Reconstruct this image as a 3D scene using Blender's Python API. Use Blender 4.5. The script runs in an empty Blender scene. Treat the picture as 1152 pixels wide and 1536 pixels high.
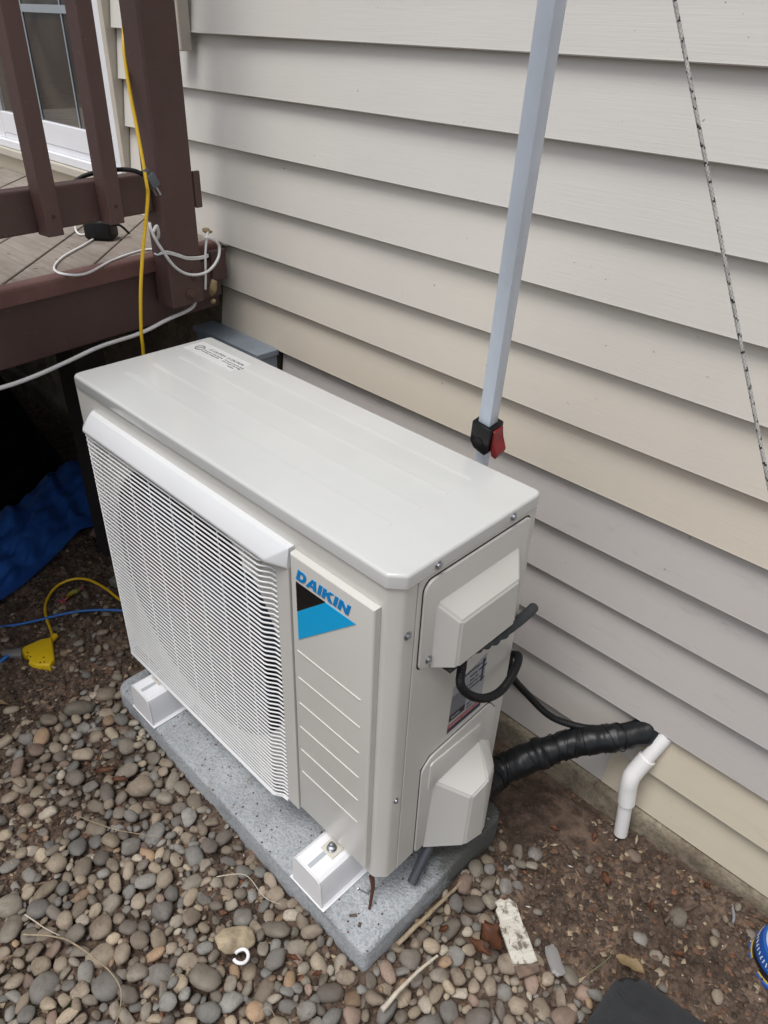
import bpy, bmesh, math, random
import numpy as np
from mathutils import Vector, Matrix, noise as mnoise
R_ = math.radians
S = bpy.context.scene
COL = S.collection
random.seed(7)
rng = np.random.default_rng(11)

# ------------------------------------------------------------------ camera
cd = bpy.data.cameras.new('camera'); cam = bpy.data.objects.new('camera', cd); COL.objects.link(cam)
rt = Vector((0.71086604, 0.70239695, 0.03616608)); up = Vector((-0.4088365, 0.3708305, 0.83386897)); fw = Vector((-0.57229554, 0.60755515, -0.55077632))
M = Matrix((( rt.x, up.x, -fw.x), (rt.y, up.y, -fw.y), (rt.z, up.z, -fw.z))).to_4x4()
M.translation = Vector((0.49823, -1.08088, 1.34364)); cam.matrix_world = M
cd.sensor_fit = 'VERTICAL'; cd.sensor_height = 36.0; cd.lens = 1101.025/1536*36.0
cd.clip_start = 0.02; cd.clip_end = 500
S.camera = cam

# ------------------------------------------------------------------ world, sun, exposure
W = bpy.data.worlds.new('World'); S.world = W; W.use_nodes = True
nt = W.node_tree; nt.nodes.clear()
sky = nt.nodes.new('ShaderNodeTexSky'); sky.sky_type = 'NISHITA'; sky.sun_disc = False
SUN_EL, SUN_AZ = R_(68), R_(180)          # azimuth clockwise from +Y
sky.sun_elevation = SUN_EL; sky.sun_rotation = SUN_AZ; sky.air_density = 1.0; sky.dust_density = 3.0; sky.ozone_density = 1.0
hs = nt.nodes.new('ShaderNodeHueSaturation'); hs.inputs['Saturation'].default_value = 0.30
bg = nt.nodes.new('ShaderNodeBackground'); bg.inputs['Strength'].default_value = 0.14
wo = nt.nodes.new('ShaderNodeOutputWorld')
nt.links.new(sky.outputs[0], hs.inputs['Color']); nt.links.new(hs.outputs[0], bg.inputs['Color']); nt.links.new(bg.outputs[0], wo.inputs['Surface'])
sl = bpy.data.lights.new('sun', 'SUN'); sl.energy = 1.5; sl.angle = R_(26); sl.color = (1.0, 0.98, 0.96)
so = bpy.data.objects.new('sun', sl); COL.objects.link(so)
sd = Vector((math.sin(SUN_AZ)*math.cos(SUN_EL), math.cos(SUN_AZ)*math.cos(SUN_EL), math.sin(SUN_EL)))
so.rotation_euler = sd.to_track_quat('Z', 'Y').to_euler(); so.location = sd*6
S.view_settings.view_transform = 'Standard'; S.view_settings.look = 'None'; S.view_settings.gamma = 1.0
S.view_settings.use_curve_mapping = False; S.view_settings.exposure = 0.27

# ------------------------------------------------------------------ helpers
def tag(o, label=None, cat=None, group=None, kind=None):
    if label: o['label'] = label
    if cat: o['category'] = cat
    if group: o['group'] = group
    if kind: o['kind'] = kind
    return o
def empty(name, loc=(0, 0, 0), rz=0.0, **k):
    o = bpy.data.objects.new(name, None); COL.objects.link(o); o.location = loc; o.rotation_euler = (0, 0, rz)
    o.empty_display_size = 0.05
    return tag(o, **k)
def link_mesh(name, me, mat, parent=None, loc=None, rot=None):
    o = bpy.data.objects.new(name, me); COL.objects.link(o)
    if mat is not None and len(me.materials) == 0: me.materials.append(mat)
    if parent: o.parent = parent
    if loc is not None: o.location = loc
    if rot is not None: o.rotation_euler = rot
    return o
def obj(name, bm, mat, parent=None, smooth=None, **k):
    bmesh.ops.recalc_face_normals(bm, faces=bm.faces[:]) if k.pop('recalc', True) else None
    me = bpy.data.meshes.new(name)
    if smooth is not None:
        for f in bm.faces: f.smooth = True
        bm.edges.ensure_lookup_table()
        for e in bm.edges:
            if len(e.link_faces) == 2 and e.calc_face_angle(0) > R_(smooth): e.smooth = False
    bm.to_mesh(me); bm.free()
    return tag(link_mesh(name, me, mat, parent), **k)
def BM(): return bmesh.new()
def add_box(bm, x0, x1, y0, y1, z0, z1, bev=0.0, seg=2, mat=None):
    vs = [bm.verts.new((x, y, z)) for x in (x0, x1) for y in (y0, y1) for z in (z0, z1)]
    F = [(0, 1, 3, 2), (4, 6, 7, 5), (0, 4, 5, 1), (2, 3, 7, 6), (0, 2, 6, 4), (1, 5, 7, 3)]
    fs = [bm.faces.new([vs[i] for i in f]) for f in F]
    geo = vs
    if mat is not None:
        for v in vs: v.co = mat @ v.co
    if bev > 0:
        es = list({e for f in fs for e in f.edges})
        bmesh.ops.bevel(bm, geom=es, offset=bev, segments=seg, affect='EDGES', profile=0.5)
    return bm
def add_prism(bm, pts, h0, h1, axis='z', bev=0.0, seg=2, top_only=False, edge_filter=None):
    """pts: 2-D polygon; extruded along axis from h0 to h1 (axis z: (x,y); x: (y,z); y: (x,z))"""
    def mk(p, h):
        return {'z': (p[0], p[1], h), 'x': (h, p[0], p[1]), 'y': (p[0], h, p[1])}[axis]
    a = [bm.verts.new(mk(p, h0)) for p in pts]; b = [bm.verts.new(mk(p, h1)) for p in pts]
    n = len(pts); fs = [bm.faces.new(a[::-1]), bm.faces.new(b)]
    for i in range(n): fs.append(bm.faces.new((a[i], a[(i+1) % n], b[(i+1) % n], b[i])))
    if bev > 0:
        if top_only: es = list(fs[1].edges)
        else: es = list({e for f in fs for e in f.edges})
        if edge_filter: es = [e for e in es if edge_filter(e)]
        bmesh.ops.bevel(bm, geom=es, offset=bev, segments=seg, affect='EDGES', profile=0.5)
    return bm
def catmull(P, n=8, closed=False):
    P = [Vector(p) for p in P]; out = []
    N = len(P)
    for i in range(N-1):
        p0 = P[max(i-1, 0)]; p1 = P[i]; p2 = P[i+1]; p3 = P[min(i+2, N-1)]
        for k in range(n):
            t = k/n
            out.append(0.5*((2*p1)+(-p0+p2)*t+(2*p0-5*p1+4*p2-p3)*t*t+(-p0+3*p1-3*p2+p3)*t**3))
    out.append(P[-1]); return out
def add_tube(bm, P, r, sides=10, cap=True, ell=None):
    """r: number or function(i/(n-1)); ell: (ry, rz) scale of the ring"""
    P = [Vector(p) for p in P]; rings = []; prev = None
    n = len(P)
    for i, p in enumerate(P):
        t = (P[min(i+1, n-1)]-P[max(i-1, 0)]).normalized()
        if prev is None:
            a = Vector((0, 0, 1)) if abs(t.z) < .9 else Vector((1, 0, 0))
            u = t.cross(a).normalized()
        else:
            u = (prev - t*prev.dot(t)).normalized()
        prev = u; v = t.cross(u)
        rr = r(i/(n-1)) if callable(r) else r
        e = ell or (1, 1)
        rings.append([bm.verts.new(p+(u*math.cos(2*math.pi*k/sides)*e[0]+v*math.sin(2*math.pi*k/sides)*e[1])*rr) for k in range(sides)])
    for i in range(n-1):
        for k in range(sides):
            bm.faces.new((rings[i][k], rings[i][(k+1) % sides], rings[i+1][(k+1) % sides], rings[i+1][k]))
    if cap:
        bm.faces.new(rings[0][::-1]); bm.faces.new(rings[-1])
    return rings
def WN(o):
    m = o.modifiers.new('weighted_normal', 'WEIGHTED_NORMAL'); m.keep_sharp = True; m.weight = 100
    return o
def add_lathe(bm, prof, c=(0, 0, 0), seg=32, axis='z'):
    rings = []
    for (r, h) in prof:
        ring = []
        for k in range(seg):
            a = 2*math.pi*k/seg
            if axis == 'z': p = (c[0]+r*math.cos(a), c[1]+r*math.sin(a), c[2]+h)
            elif axis == 'x': p = (c[0]+h, c[1]+r*math.cos(a), c[2]+r*math.sin(a))
            else: p = (c[0]+r*math.cos(a), c[1]+h, c[2]+r*math.sin(a))
            ring.append(bm.verts.new(p))
        rings.append(ring)
    for i in range(len(rings)-1):
        for k in range(seg):
            bm.faces.new((rings[i][k], rings[i][(k+1) % seg], rings[i+1][(k+1) % seg], rings[i+1][k]))
    bm.faces.new(rings[0][::-1]); bm.faces.new(rings[-1])
    return bm

# ------------------------------------------------------------------ materials
class NT:
    def __init__(s, name):
        s.m = bpy.data.materials.new(name); s.m.use_nodes = True; s.t = s.m.node_tree; s.t.nodes.clear()
        s.o = s.t.nodes.new('ShaderNodeOutputMaterial'); s.b = s.t.nodes.new('ShaderNodeBsdfPrincipled')
        s.t.links.new(s.b.outputs[0], s.o.inputs['Surface'])
    def n(s, typ, **k):
        x = s.t.nodes.new(typ)
        for a, v in k.items(): setattr(x, a, v)
        return x
    def l(s, a, b): s.t.links.new(a, b)
    def coords(s, scale=(1, 1, 1), obj=False):
        if obj: src = s.n('ShaderNodeTexCoord').outputs['Object']
        else: src = s.n('ShaderNodeNewGeometry').outputs['Position']
        mp = s.n('ShaderNodeMapping'); mp.inputs['Scale'].default_value = scale; s.l(src, mp.inputs['Vector']); return mp.outputs[0]
    def noise(s, scale, vec, detail=4, rough=.55, dist=0):
        x = s.n('ShaderNodeTexNoise'); x.inputs['Scale'].default_value = scale; x.inputs['Detail'].default_value = detail
        x.inputs['Roughness'].default_value = rough; x.inputs['Distortion'].default_value = dist; s.l(vec, x.inputs['Vector']); return x.outputs['Fac']
    def ramp(s, fac, stops):
        x = s.n('ShaderNodeValToRGB'); cr = x.color_ramp
        while len(cr.elements) < len(stops): cr.elements.new(.5)
        for e, (p, c) in zip(cr.elements, stops): e.position = p; e.color = (*c, 1) if len(c) == 3 else c
        s.l(fac, x.inputs[0]); return x.outputs[0]
    def mix(s, f, a, b, mode='MIX'):
        x = s.n('ShaderNodeMix'); x.data_type = 'RGBA'; x.blend_type = mode
        if isinstance(f, (int, float)): x.inputs[0].default_value = f
        else: s.l(f, x.inputs[0])
        for i, v in ((6, a), (7, b)):
            if isinstance(v, tuple): x.inputs[i].default_value = (*v[:3], 1)
            else: s.l(v, x.inputs[i])
        return x.outputs[2]
    def col(s, c):
        if isinstance(c, tuple): s.b.inputs['Base Color'].default_value = (*c[:3], 1)
        else: s.l(c, s.b.inputs['Base Color'])
    def rough(s, r):
        if isinstance(r, (int, float)): s.b.inputs['Roughness'].default_value = r
        else: s.l(r, s.b.inputs['Roughness'])
    def bump(s, h, strength=.3, dist=.001, prev=None):
        x = s.n('ShaderNodeBump'); x.inputs['Strength'].default_value = strength; x.inputs['Distance'].default_value = dist
        s.l(h, x.inputs['Height'])
        if prev is not None: s.l(prev, x.inputs['Normal'])
        s.l(x.outputs[0], s.b.inputs['Normal']); return x.outputs[0]
G01 = [(0.35, (0, 0, 0)), (0.65, (1, 1, 1))]
def sc(c, k): return tuple(min(1, v*k) for v in c)

def plastic(name, c, rough=.35, var=.06, dirt=0.0, metal=0.0, bump=.0, spec=.5, bscale=300):
    a = NT(name); v = a.coords()
    n1 = a.noise(9, v, 5, .6); base = a.mix(a.ramp(n1, G01), sc(c, 1-var), sc(c, 1+var))
    if dirt > 0:
        n2 = a.noise(60, v, 6, .7)
        base = a.mix(a.ramp(n2, [(0.60, (0, 0, 0)), (0.75, (dirt, dirt, dirt))]), base, (c[0]*.45+.02, c[1]*.4+.015, c[2]*.33+.01))
    a.col(base)
    n3 = a.noise(35, v, 4); rr = a.n('ShaderNodeMapRange'); rr.inputs['To Min'].default_value = rough*.85; rr.inputs['To Max'].default_value = rough*1.2
    a.l(n3, rr.inputs['Value']); a.rough(rr.outputs[0])
    a.b.inputs['Metallic'].default_value = metal; a.b.inputs['Specular IOR Level'].default_value = spec
    if bump > 0: a.bump(a.noise(bscale, v, 3), bump, .0006)
    return a.m

def siding_mat(name, c, dirt):
    a = NT(name); v = a.coords()
    g = a.coords((5, 5, 210))
    grain = a.noise(2.0, g, 5, .6, .3)
    big = a.noise(2.2, v, 4, .5)
    base = a.mix(a.ramp(big, G01), (c[0]*.965, c[1]*.965, c[2]*.975), (c[0]*1.03, c[1]*1.02, c[2]*1.0))
    base = a.mix(a.ramp(grain, [(0.3, (0, 0, 0)), (0.7, (.5, .5, .5))]), base, sc(c, 1.06))
    sm = a.coords((6, 6, 26)); d = a.noise(1.6, sm, 7, .72, .8)
    base = a.mix(a.ramp(d, [(0.56, (0, 0, 0)), (0.80, (dirt, dirt, dirt))]), base, sc(c, .58))
    sp = a.noise(95, v, 2, .5)
    base = a.mix(a.ramp(sp, [(0.755, (0, 0, 0)), (0.78, (.6, .6, .6))]), base, (.16, .14, .11))
    a.col(base); a.rough(.5); a.b.inputs['Specular IOR Level'].default_value = .35
    a.bump(grain, .34, .0009)
    return a.m
SID = {'light': siding_mat('siding_light', (.57, .552, .517), .12), 'l4': siding_mat('siding_tint_a', (.56, .537, .495), .12), 'l5': siding_mat('siding_tint_b', (.55, .52, .47), .13), 'l6': siding_mat('siding_tint_c', (.545, .505, .44), .13),
       'cream': siding_mat('siding_cream', (.54, .49, .41), .13), 'grey': siding_mat('siding_faded_grey', (.445, .418, .40), .5),
       'low': siding_mat('siding_low_cream', (.53, .475, .375), .25), 'lowgrey': siding_mat('siding_low_grey', (.47, .44, .41), .25)}

def unit_paint(name, c, rough, coat=0.0):
    a = NT(name); v = a.coords()
    n1 = a.noise(5, v, 3); a.col(a.mix(a.ramp(n1, G01), sc(c, .985), sc(c, 1.015)))
    n3 = a.noise(18, v, 4); rr = a.n('ShaderNodeMapRange'); rr.inputs['To Min'].default_value = rough*.85; rr.inputs['To Max'].default_value = rough*1.15
    a.l(n3, rr.inputs['Value']); a.rough(rr.outputs[0]); a.b.inputs['Coat Weight'].default_value = coat; a.b.inputs['Coat Roughness'].default_value = .08
    d = a.noise(26, v, 8, .75, .6); sm = a.ramp(d, [(0.50, (0, 0, 0)), (0.80, (.07, .07, .07))])
    dst = a.noise(240, v, 3, .5); sp = a.ramp(dst, [(0.70, (0, 0, 0)), (0.76, (.16, .16, .16))])
    c0 = a.mix(a.ramp(n1, G01), sc(c, .975), sc(c, 1.02)); c1 = a.mix(sm, c0, (c[0]*.78, c[1]*.75, c[2]*.69)); a.col(a.mix(sp, c1, (.20, .17, .13)))
    ad = a.n('ShaderNodeMath', operation='MULTIPLY_ADD'); a.l(sm, ad.inputs[0]); ad.inputs[1].default_value = .6; a.l(rr.outputs[0], ad.inputs[2]); a.rough(ad.outputs[0])
    a.bump(a.noise(700, v, 2), .05, .0003)
    return a.m
M_LID = unit_paint('lid_enamel', (.555, .562, .548), .22, .35)
M_BODY = unit_paint('cabinet_enamel', (.60, .588, .548), .33, .15)
M_PLAS = unit_paint('cover_plastic', (.59, .582, .548), .42)
M_GRILLE = unit_paint('grille_plastic', (.72, .72, .725), .38)
M_HOOD = unit_paint('hood_plastic', (.68, .69, .70), .30, .1)
M_WHITE = plastic('white_vinyl', (.80, .80, .82), .38, .02, .06)
M_DARK = plastic('dark_cavity', (.012, .013, .014), .6, .1)
M_FAN = plastic('fan_blade', (.018, .065, .105), .25, .05)
M_COIL = plastic('coil_fins', (.014, .015, .017), .6, .2)
M_STEEL = plastic('zinc_steel', (.40, .42, .45), .32, .08, .1, 1.0)
M_RUST = plastic('rusty_steel', (.10, .035, .02), .8, .3, .4, .2)
M_BLACK = plastic('black_plastic', (.005, .005, .006), .25, .1, spec=.3)
M_BLKR = plastic('black_rubber', (.009, .009, .010), .45, .15, .05, bump=.15, spec=.3)
M_TAPE = plastic('black_vinyl_tape', (.006, .007, .008), .38, .2, .12, bump=.6, bscale=160, spec=.35)
M_FOAM = plastic('grey_foam', (.045, .052, .056), .75, .15, .1, bump=.4)
M_GAP = plastic('dark_gap', (.02, .02, .019), .8)
M_BLUEPRINT = plastic('logo_blue', (.0, .37, .72), .35, .02)
M_LETTER = plastic('letter_blue', (.0, .22, .56), .35, .02)
M_BLACKPRINT = plastic('logo_black', (.004, .004, .005), .35, .02)
M_INK = plastic('label_ink', (.05, .05, .055), .5)
M_LABEL = plastic('label_silver', (.36, .38, .42), .4, .05)
M_NAVY = plastic('label_navy', (.02, .03, .07), .4)
M_RED = plastic('label_red', (.45, .05, .025), .45)
M_REDLEV = plastic('red_lever', (.24, .018, .022), .33, .1)
M_POLE = plastic('pole_enamel', (.62, .69, .78), .30, .05, .18)
M_PVC = plastic('white_pvc', (.80, .79, .78), .3, .03, .10)
M_YEL = plastic('yellow_cord', (.72, .45, .015), .42, .06, .05)
M_YTAP = plastic('yellow_rubber', (.75, .50, .01), .45, .06, .35)
M_BLU = plastic('blue_cord', (.02, .14, .45), .4, .08)
M_CLEARISH = plastic('smoky_clear_plastic', (.16, .15, .14), .2, .2)
M_WCORD = plastic('white_cord', (.74, .74, .73), .45, .05, .15)
M_DOORW = plastic('door_vinyl', (.78, .79, .82), .35, .02, .05)
M_BEIGE = plastic('beige_trim', (.50, .46, .39), .5, .05, .1)
M_DARKCAN = plastic('can_black', (.015, .015, .017), .35)
M_CANBLUE = plastic('can_blue', (.015, .085, .35), .3, .05, .05)
M_CANYEL = plastic('can_gold', (.45, .33, .06), .4)
M_CANTOP = plastic('can_lid', (.42, .52, .66), .3, .03)
M_ROPEW = None

def brown_paint():
    a = NT('brown_deck_paint'); v = a.coords()
    s = a.coords((6, 6, 2)); n = a.noise(3, v, 5, .6); g = a.noise(22, a.coords((3, 12, 60)), 5, .65)
    base = a.mix(a.ramp(n, G01), (.078, .042, .037), (.112, .062, .054))
    base = a.mix(a.ramp(g, [(0.45, (0, 0, 0)), (0.8, (.45, .45, .45))]), base, (.045, .025, .022))
    sp = a.noise(150, v, 2); base = a.mix(a.ramp(sp, [(0.74, (0, 0, 0)), (0.76, (.5, .5, .5))]), base, (.2, .18, .16))
    wd = a.n('ShaderNodeTexWave'); wd.inputs['Scale'].default_value = 9; wd.inputs['Distortion'].default_value = 9; wd.inputs['Detail'].default_value = 3; a.l(a.coords((1, 1, 8)), wd.inputs['Vector'])
    chip = a.noise(48, v, 6, .7); base = a.mix(a.ramp(chip, [(0.66, (0, 0, 0)), (0.72, (.5, .5, .5))]), base, (.17, .12, .10))
    a.col(base); a.rough(.58); b1 = a.bump(wd.outputs['Fac'], .12, .001); a.bump(g, .4, .001, b1); return a.m
M_BROWN = brown_paint()
def brown_edge():
    a = NT('worn_brown_nosing'); v = a.coords()
    n = a.noise(6, v, 6, .7); base = a.mix(a.ramp(n, G01), (.11, .048, .042), (.18, .088, .075))
    a.col(base); a.rough(.6); a.bump(a.noise(60, v, 4), .3, .001); return a.m
M_NOSE = brown_edge()
def deck_mat():
    a = NT('weathered_deck_board'); v = a.coords()
    rot = a.n('ShaderNodeMapping'); a.l(v, rot.inputs['Vector']); rot.inputs['Rotation'].default_value = (0, 0, R_(45)); rot.inputs['Scale'].default_value = (5, 90, 5)
    g = a.noise(1.2, rot.outputs[0], 6, .65, .3); n = a.noise(7, v, 6, .65)
    base = a.mix(a.ramp(g, G01), (.215, .180, .150), (.30, .26, .225))
    base = a.mix(a.ramp(n, [(0.5, (0, 0, 0)), (0.72, (.6, .6, .6))]), base, (.15, .115, .09))
    s = a.noise(45, v, 4); base = a.mix(a.ramp(s, [(0.64, (0, 0, 0)), (0.72, (.8, .8, .8))]), base, (.07, .045, .035))
    a.col(base); a.rough(.8); a.bump(g, .4, .0012); return a.m
M_DECK = deck_mat()
def concrete(name, c1, c2, stain=(.10, .09, .075), st=.3, bump=.6, bs=260, damp=False):
    a = NT(name); v = a.coords()
    n = a.noise(6, v, 6, .65); f = a.noise(bs, v, 4, .7); vo = a.n('ShaderNodeTexVoronoi'); vo.inputs['Scale'].default_value = bs*.9; a.l(v, vo.inputs['Vector'])
    base = a.mix(a.ramp(n, G01), c1, c2)
    base = a.mix(a.ramp(f, [(0.35, (.6, .6, .6)), (0.55, (0, 0, 0))]), base, sc(c1, .55))
    d = a.noise(9, v, 7, .75, .5); base = a.mix(a.ramp(d, [(0.52, (0, 0, 0)), (0.72, (st, st, st))]), base, stain)
    a.col(base); a.rough(.9)
    ad = a.n('ShaderNodeMath', operation='ADD'); a.l(f, ad.inputs[0]); m2 = a.n('ShaderNodeMath', operation='MULTIPLY'); a.l(vo.outputs['Distance'], m2.inputs[0]); m2.inputs[1].default_value = .7
    a.l(m2.outputs[0], ad.inputs[1]); a.bump(ad.outputs[0], bump, .002)
    if damp:      # damp, dirty blotch with its own ragged outline
        vd = a.n('ShaderNodeVectorMath', operation='DISTANCE'); a.l(v, vd.inputs[0]); vd.inputs[1].default_value = (.030, -.285, .0)
        sb = a.n('ShaderNodeMath', operation='MULTIPLY_ADD'); a.l(a.noise(24, v, 7, .75, .6), sb.inputs[0]); sb.inputs[1].default_value = -.22; a.l(vd.outputs['Value'], sb.inputs[2])
        mk = a.ramp(sb.outputs[0], [(0.0, (.85, .85, .85)), (0.045, (0, 0, 0))]); a.col(a.mix(mk, base, (.055, .055, .045)))
        bl = a.noise(14, v, 7, .7, .8); mk2 = a.ramp(bl, [(0.58, (0, 0, 0)), (0.66, (.35, .35, .35))])
    return a.m
M_PAD = concrete('pad_concrete', (.34, .36, .38), (.47, .495, .52), st=.62, bump=1.3, bs=200, damp=True)
M_FOUND = concrete('foundation_concrete', (.17, .135, .095), (.30, .26, .19), (.050, .034, .023), .97, .5, 120)
M_PAVER = concrete('old_paver', (.20, .20, .16), (.26, .25, .21), st=.5, bump=.4, bs=120)
M_METALBOX = plastic('galvanised_box', (.26, .30, .345), .5, .12, .2, .2)

def soil_mat():
    a = NT('soil'); v = a.coords()
    n = a.noise(7, v, 8, .7); f = a.noise(130, v, 6, .7); m = a.noise(40, v, 5, .6)
    base = a.mix(a.ramp(n, [(0.36, (0, 0, 0)), (0.62, (1, 1, 1))]), (.058, .040, .029), (.175, .122, .090))
    base = a.mix(a.ramp(m, [(0.40, (.8, .8, .8)), (0.58, (0, 0, 0))]), base, (.040, .027, .020))
    base = a.mix(a.ramp(f, [(0.56, (0, 0, 0)), (0.74, (.7, .7, .7))]), base, (.24, .175, .13))
    sp = a.noise(420, v, 2, .5); base = a.mix(a.ramp(sp, [(0.70, (0, 0, 0)), (0.74, (.8, .8, .8))]), base, (.32, .27, .21))
    mg = a.noise(5, a.coords((1, 1, 1)), 3)
    a.col(base); a.rough(.92); a.b.inputs['Specular IOR Level'].default_value = .25
    b1 = a.bump(m, .7, .006); a.bump(f, .8, .0025, b1); return a.m
M_SOIL = soil_mat()
def pebble_mat():
    a = NT('river_pebble'); v = a.coords(obj=True); w = a.coords()
    at = a.n('ShaderNodeAttribute'); at.attribute_name = 'tint'; oi = a.n('ShaderNodeObjectInfo')
    # object colour times the mesh's own tint (white on the single pebbles)
    c = a.mix(1.0, at.outputs['Color'], oi.outputs['Color'], 'MULTIPLY')
    n = a.noise(30, w, 6, .65); c2 = a.mix(1.0, c, a.ramp(n, [(0.3, (.72, .70, .68)), (0.7, (1.15, 1.13, 1.1))]), 'MULTIPLY')
    f = a.noise(330, w, 3, .6); c3 = a.mix(a.ramp(f, [(0.55, (0, 0, 0)), (0.72, (.45, .45, .45))]), c2, (.075, .055, .042))
    d = a.noise(22, w, 6, .7, .4); c3 = a.mix(a.ramp(d, [(0.52, (0, 0, 0)), (0.72, (.75, .75, .75))]), c3, (.095, .066, .048))
    a.col(c3); a.rough(.68); a.b.inputs['Specular IOR Level'].default_value = .35
    a.bump(a.noise(160, w, 4, .6), .25, .0015); return a.m
M_PEB = pebble_mat()
def tinted(name, rough=.8, bump=.3, bs=200, trans=0):
    a = NT(name); w = a.coords(); at = a.n('ShaderNodeAttribute'); at.attribute_name = 'tint'
    n = a.noise(90, w, 5, .6); c = a.mix(1.0, at.outputs['Color'], a.ramp(n, [(0.3, (.65, .65, .65)), (0.7, (1.2, 1.2, 1.2))]), 'MULTIPLY')
    a.col(c); a.rough(rough); a.bump(a.noise(bs, w, 4), bump, .001); return a.m
M_LITTER = tinted('litter')
def leaf_mat(name, c1, c2):
    a = NT(name); w = a.coords(); n = a.noise(60, w, 6, .65); a.col(a.mix(a.ramp(n, G01), c1, c2)); a.rough(.6); a.bump(n, .5, .002); return a.m
M_LEAF = leaf_mat('dry_leaf_rust', (.11, .045, .022), (.24, .10, .05)); M_LEAFT = leaf_mat('dry_leaf_tan', (.32, .23, .12), (.46, .34, .19))
M_TWIG = leaf_mat('twig', (.22, .165, .10), (.36, .29, .20)); M_TWIGW = leaf_mat('bleached_twig', (.42, .37, .29), (.58, .53, .44)); M_DKTWIG = leaf_mat('dark_bark', (.06, .04, .03), (.12, .085, .065))
def plankmat():
    a = NT('weathered_white_wood'); w = a.coords(); o = a.coords((30, 4, 4), obj=True); g = a.noise(3, o, 5, .6); n = a.noise(55, w, 7, .75, .5)
    b = a.mix(a.ramp(g, G01), (.46, .43, .36), (.62, .60, .54)); b = a.mix(a.ramp(n, [(0.50, (0, 0, 0)), (0.60, (.9, .9, .9))]), b, (.11, .08, .055)); a.col(b); a.rough(.8); a.bump(n, .5, .002); return a.m
M_PLANK = plankmat()
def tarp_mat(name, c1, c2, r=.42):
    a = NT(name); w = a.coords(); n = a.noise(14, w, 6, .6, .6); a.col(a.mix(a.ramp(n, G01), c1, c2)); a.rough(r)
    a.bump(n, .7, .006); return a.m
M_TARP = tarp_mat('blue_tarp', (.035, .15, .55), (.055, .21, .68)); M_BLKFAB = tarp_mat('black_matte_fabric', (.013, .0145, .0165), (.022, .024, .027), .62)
def glass_dark():
    a = NT('door_glass'); w = a.coords((1.2, 1, .7)); n = a.noise(3.2, w, 3, .5, 1.2)
    a.col(a.ramp(n, [(0.38, (.012, .014, .017)), (0.55, (.045, .042, .038)), (0.7, (.075, .068, .056))])); a.rough(.03); a.b.inputs['Specular IOR Level'].default_value = .5
    a.b.inputs['Coat Weight'].default_value = 1.0; a.b.inputs['Coat Roughness'].default_value = .01
    return a.m
M_GLASS = glass_dark()
M_MUNTIN = plastic('muntin_grey', (.30, .34, .37), .3, .04)
M_WRAP = None

# ------------------------------------------------------------------ ground
def sstep(a, b, x): 
    t = np.clip((x-a)/(b-a), 0, 1); return t*t*(3-2*t)
def ground_z(x, y):
    x = np.asarray(x, float); y = np.asarray(y, float)
    z = -.062 + 0*x
    z = z + .026*sstep(.12, .62, x)*sstep(-.50, -.05, y)
    z = z - .046*np.exp(-((x+.03)/.30)**2)*sstep(-.34, -.06, y)
    z = z - .030*sstep(-.2, -.6, x)*sstep(-.6, -.2, y)
    z = z + .010*np.sin(3.1*x+1.3)*np.sin(2.7*y+.4)
    return z
def vnoise(X, Y, sc_, seed):
    r = np.random.default_rng(seed); T = r.random((64, 64))
    u = X*sc_; v = Y*sc_; i = np.floor(u).astype(int); j = np.floor(v).astype(int); fx = u-i; fy = v-j
    fx = fx*fx*(3-2*fx); fy = fy*fy*(3-2*fy); g = lambda a, b: T[a % 64, b % 64]
    return (g(i, j)*(1-fx)+g(i+1, j)*fx)*(1-fy)+(g(i, j+1)*(1-fx)+g(i+1, j+1)*fx)*fy
def rough_z(X, Y):
    z = .014*(vnoise(X, Y, 11, 1)-.5)+.012*(vnoise(X, Y, 31, 2)-.5)+.010*(vnoise(X, Y, 75, 3)-.5)+.006*(vnoise(X, Y, 170, 6)-.5)
    c = vnoise(X, Y, 120, 4); z = z + .011*np.maximum(0, c-.55)*2
    return z
def sheet(name, x0, x1, y0, y1, st, zoff=0, noise_=True):
    xs = np.arange(x0, x1+1e-6, st); ys = np.arange(y0, y1+1e-6, st); X, Y = np.meshgrid(xs, ys)
    Z = ground_z(X, Y)+zoff
    if noise_: Z = Z+rough_z(X, Y)
    nx, ny = len(xs), len(ys)
    me = bpy.data.meshes.new(name); me.vertices.add(nx*ny); me.vertices.foreach_set('co', np.stack([X, Y, Z], -1).astype(np.float32).ravel())
    i, j = np.meshgrid(np.arange(nx-1), np.arange(ny-1)); a = (j*nx+i).ravel(); q = np.stack([a, a+1, a+nx+1, a+nx], -1)
    me.loops.add(q.size); me.loops.foreach_set('vertex_index', q.ravel().astype(np.int32)); me.polygons.add(len(q))
    me.polygons.foreach_set('loop_start', (np.arange(len(q))*4).astype(np.int32)); me.polygons.foreach_set('loop_total', np.full(len(q), 4, np.int32))
    me.polygons.foreach_set('use_smooth', np.ones(len(q), bool)); me.update(); me.validate()
    return link_mesh(name, me, M_SOIL)
tag(sheet('ground', -2.0, .9, -1.30, .02, .004), kind='structure')
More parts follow.
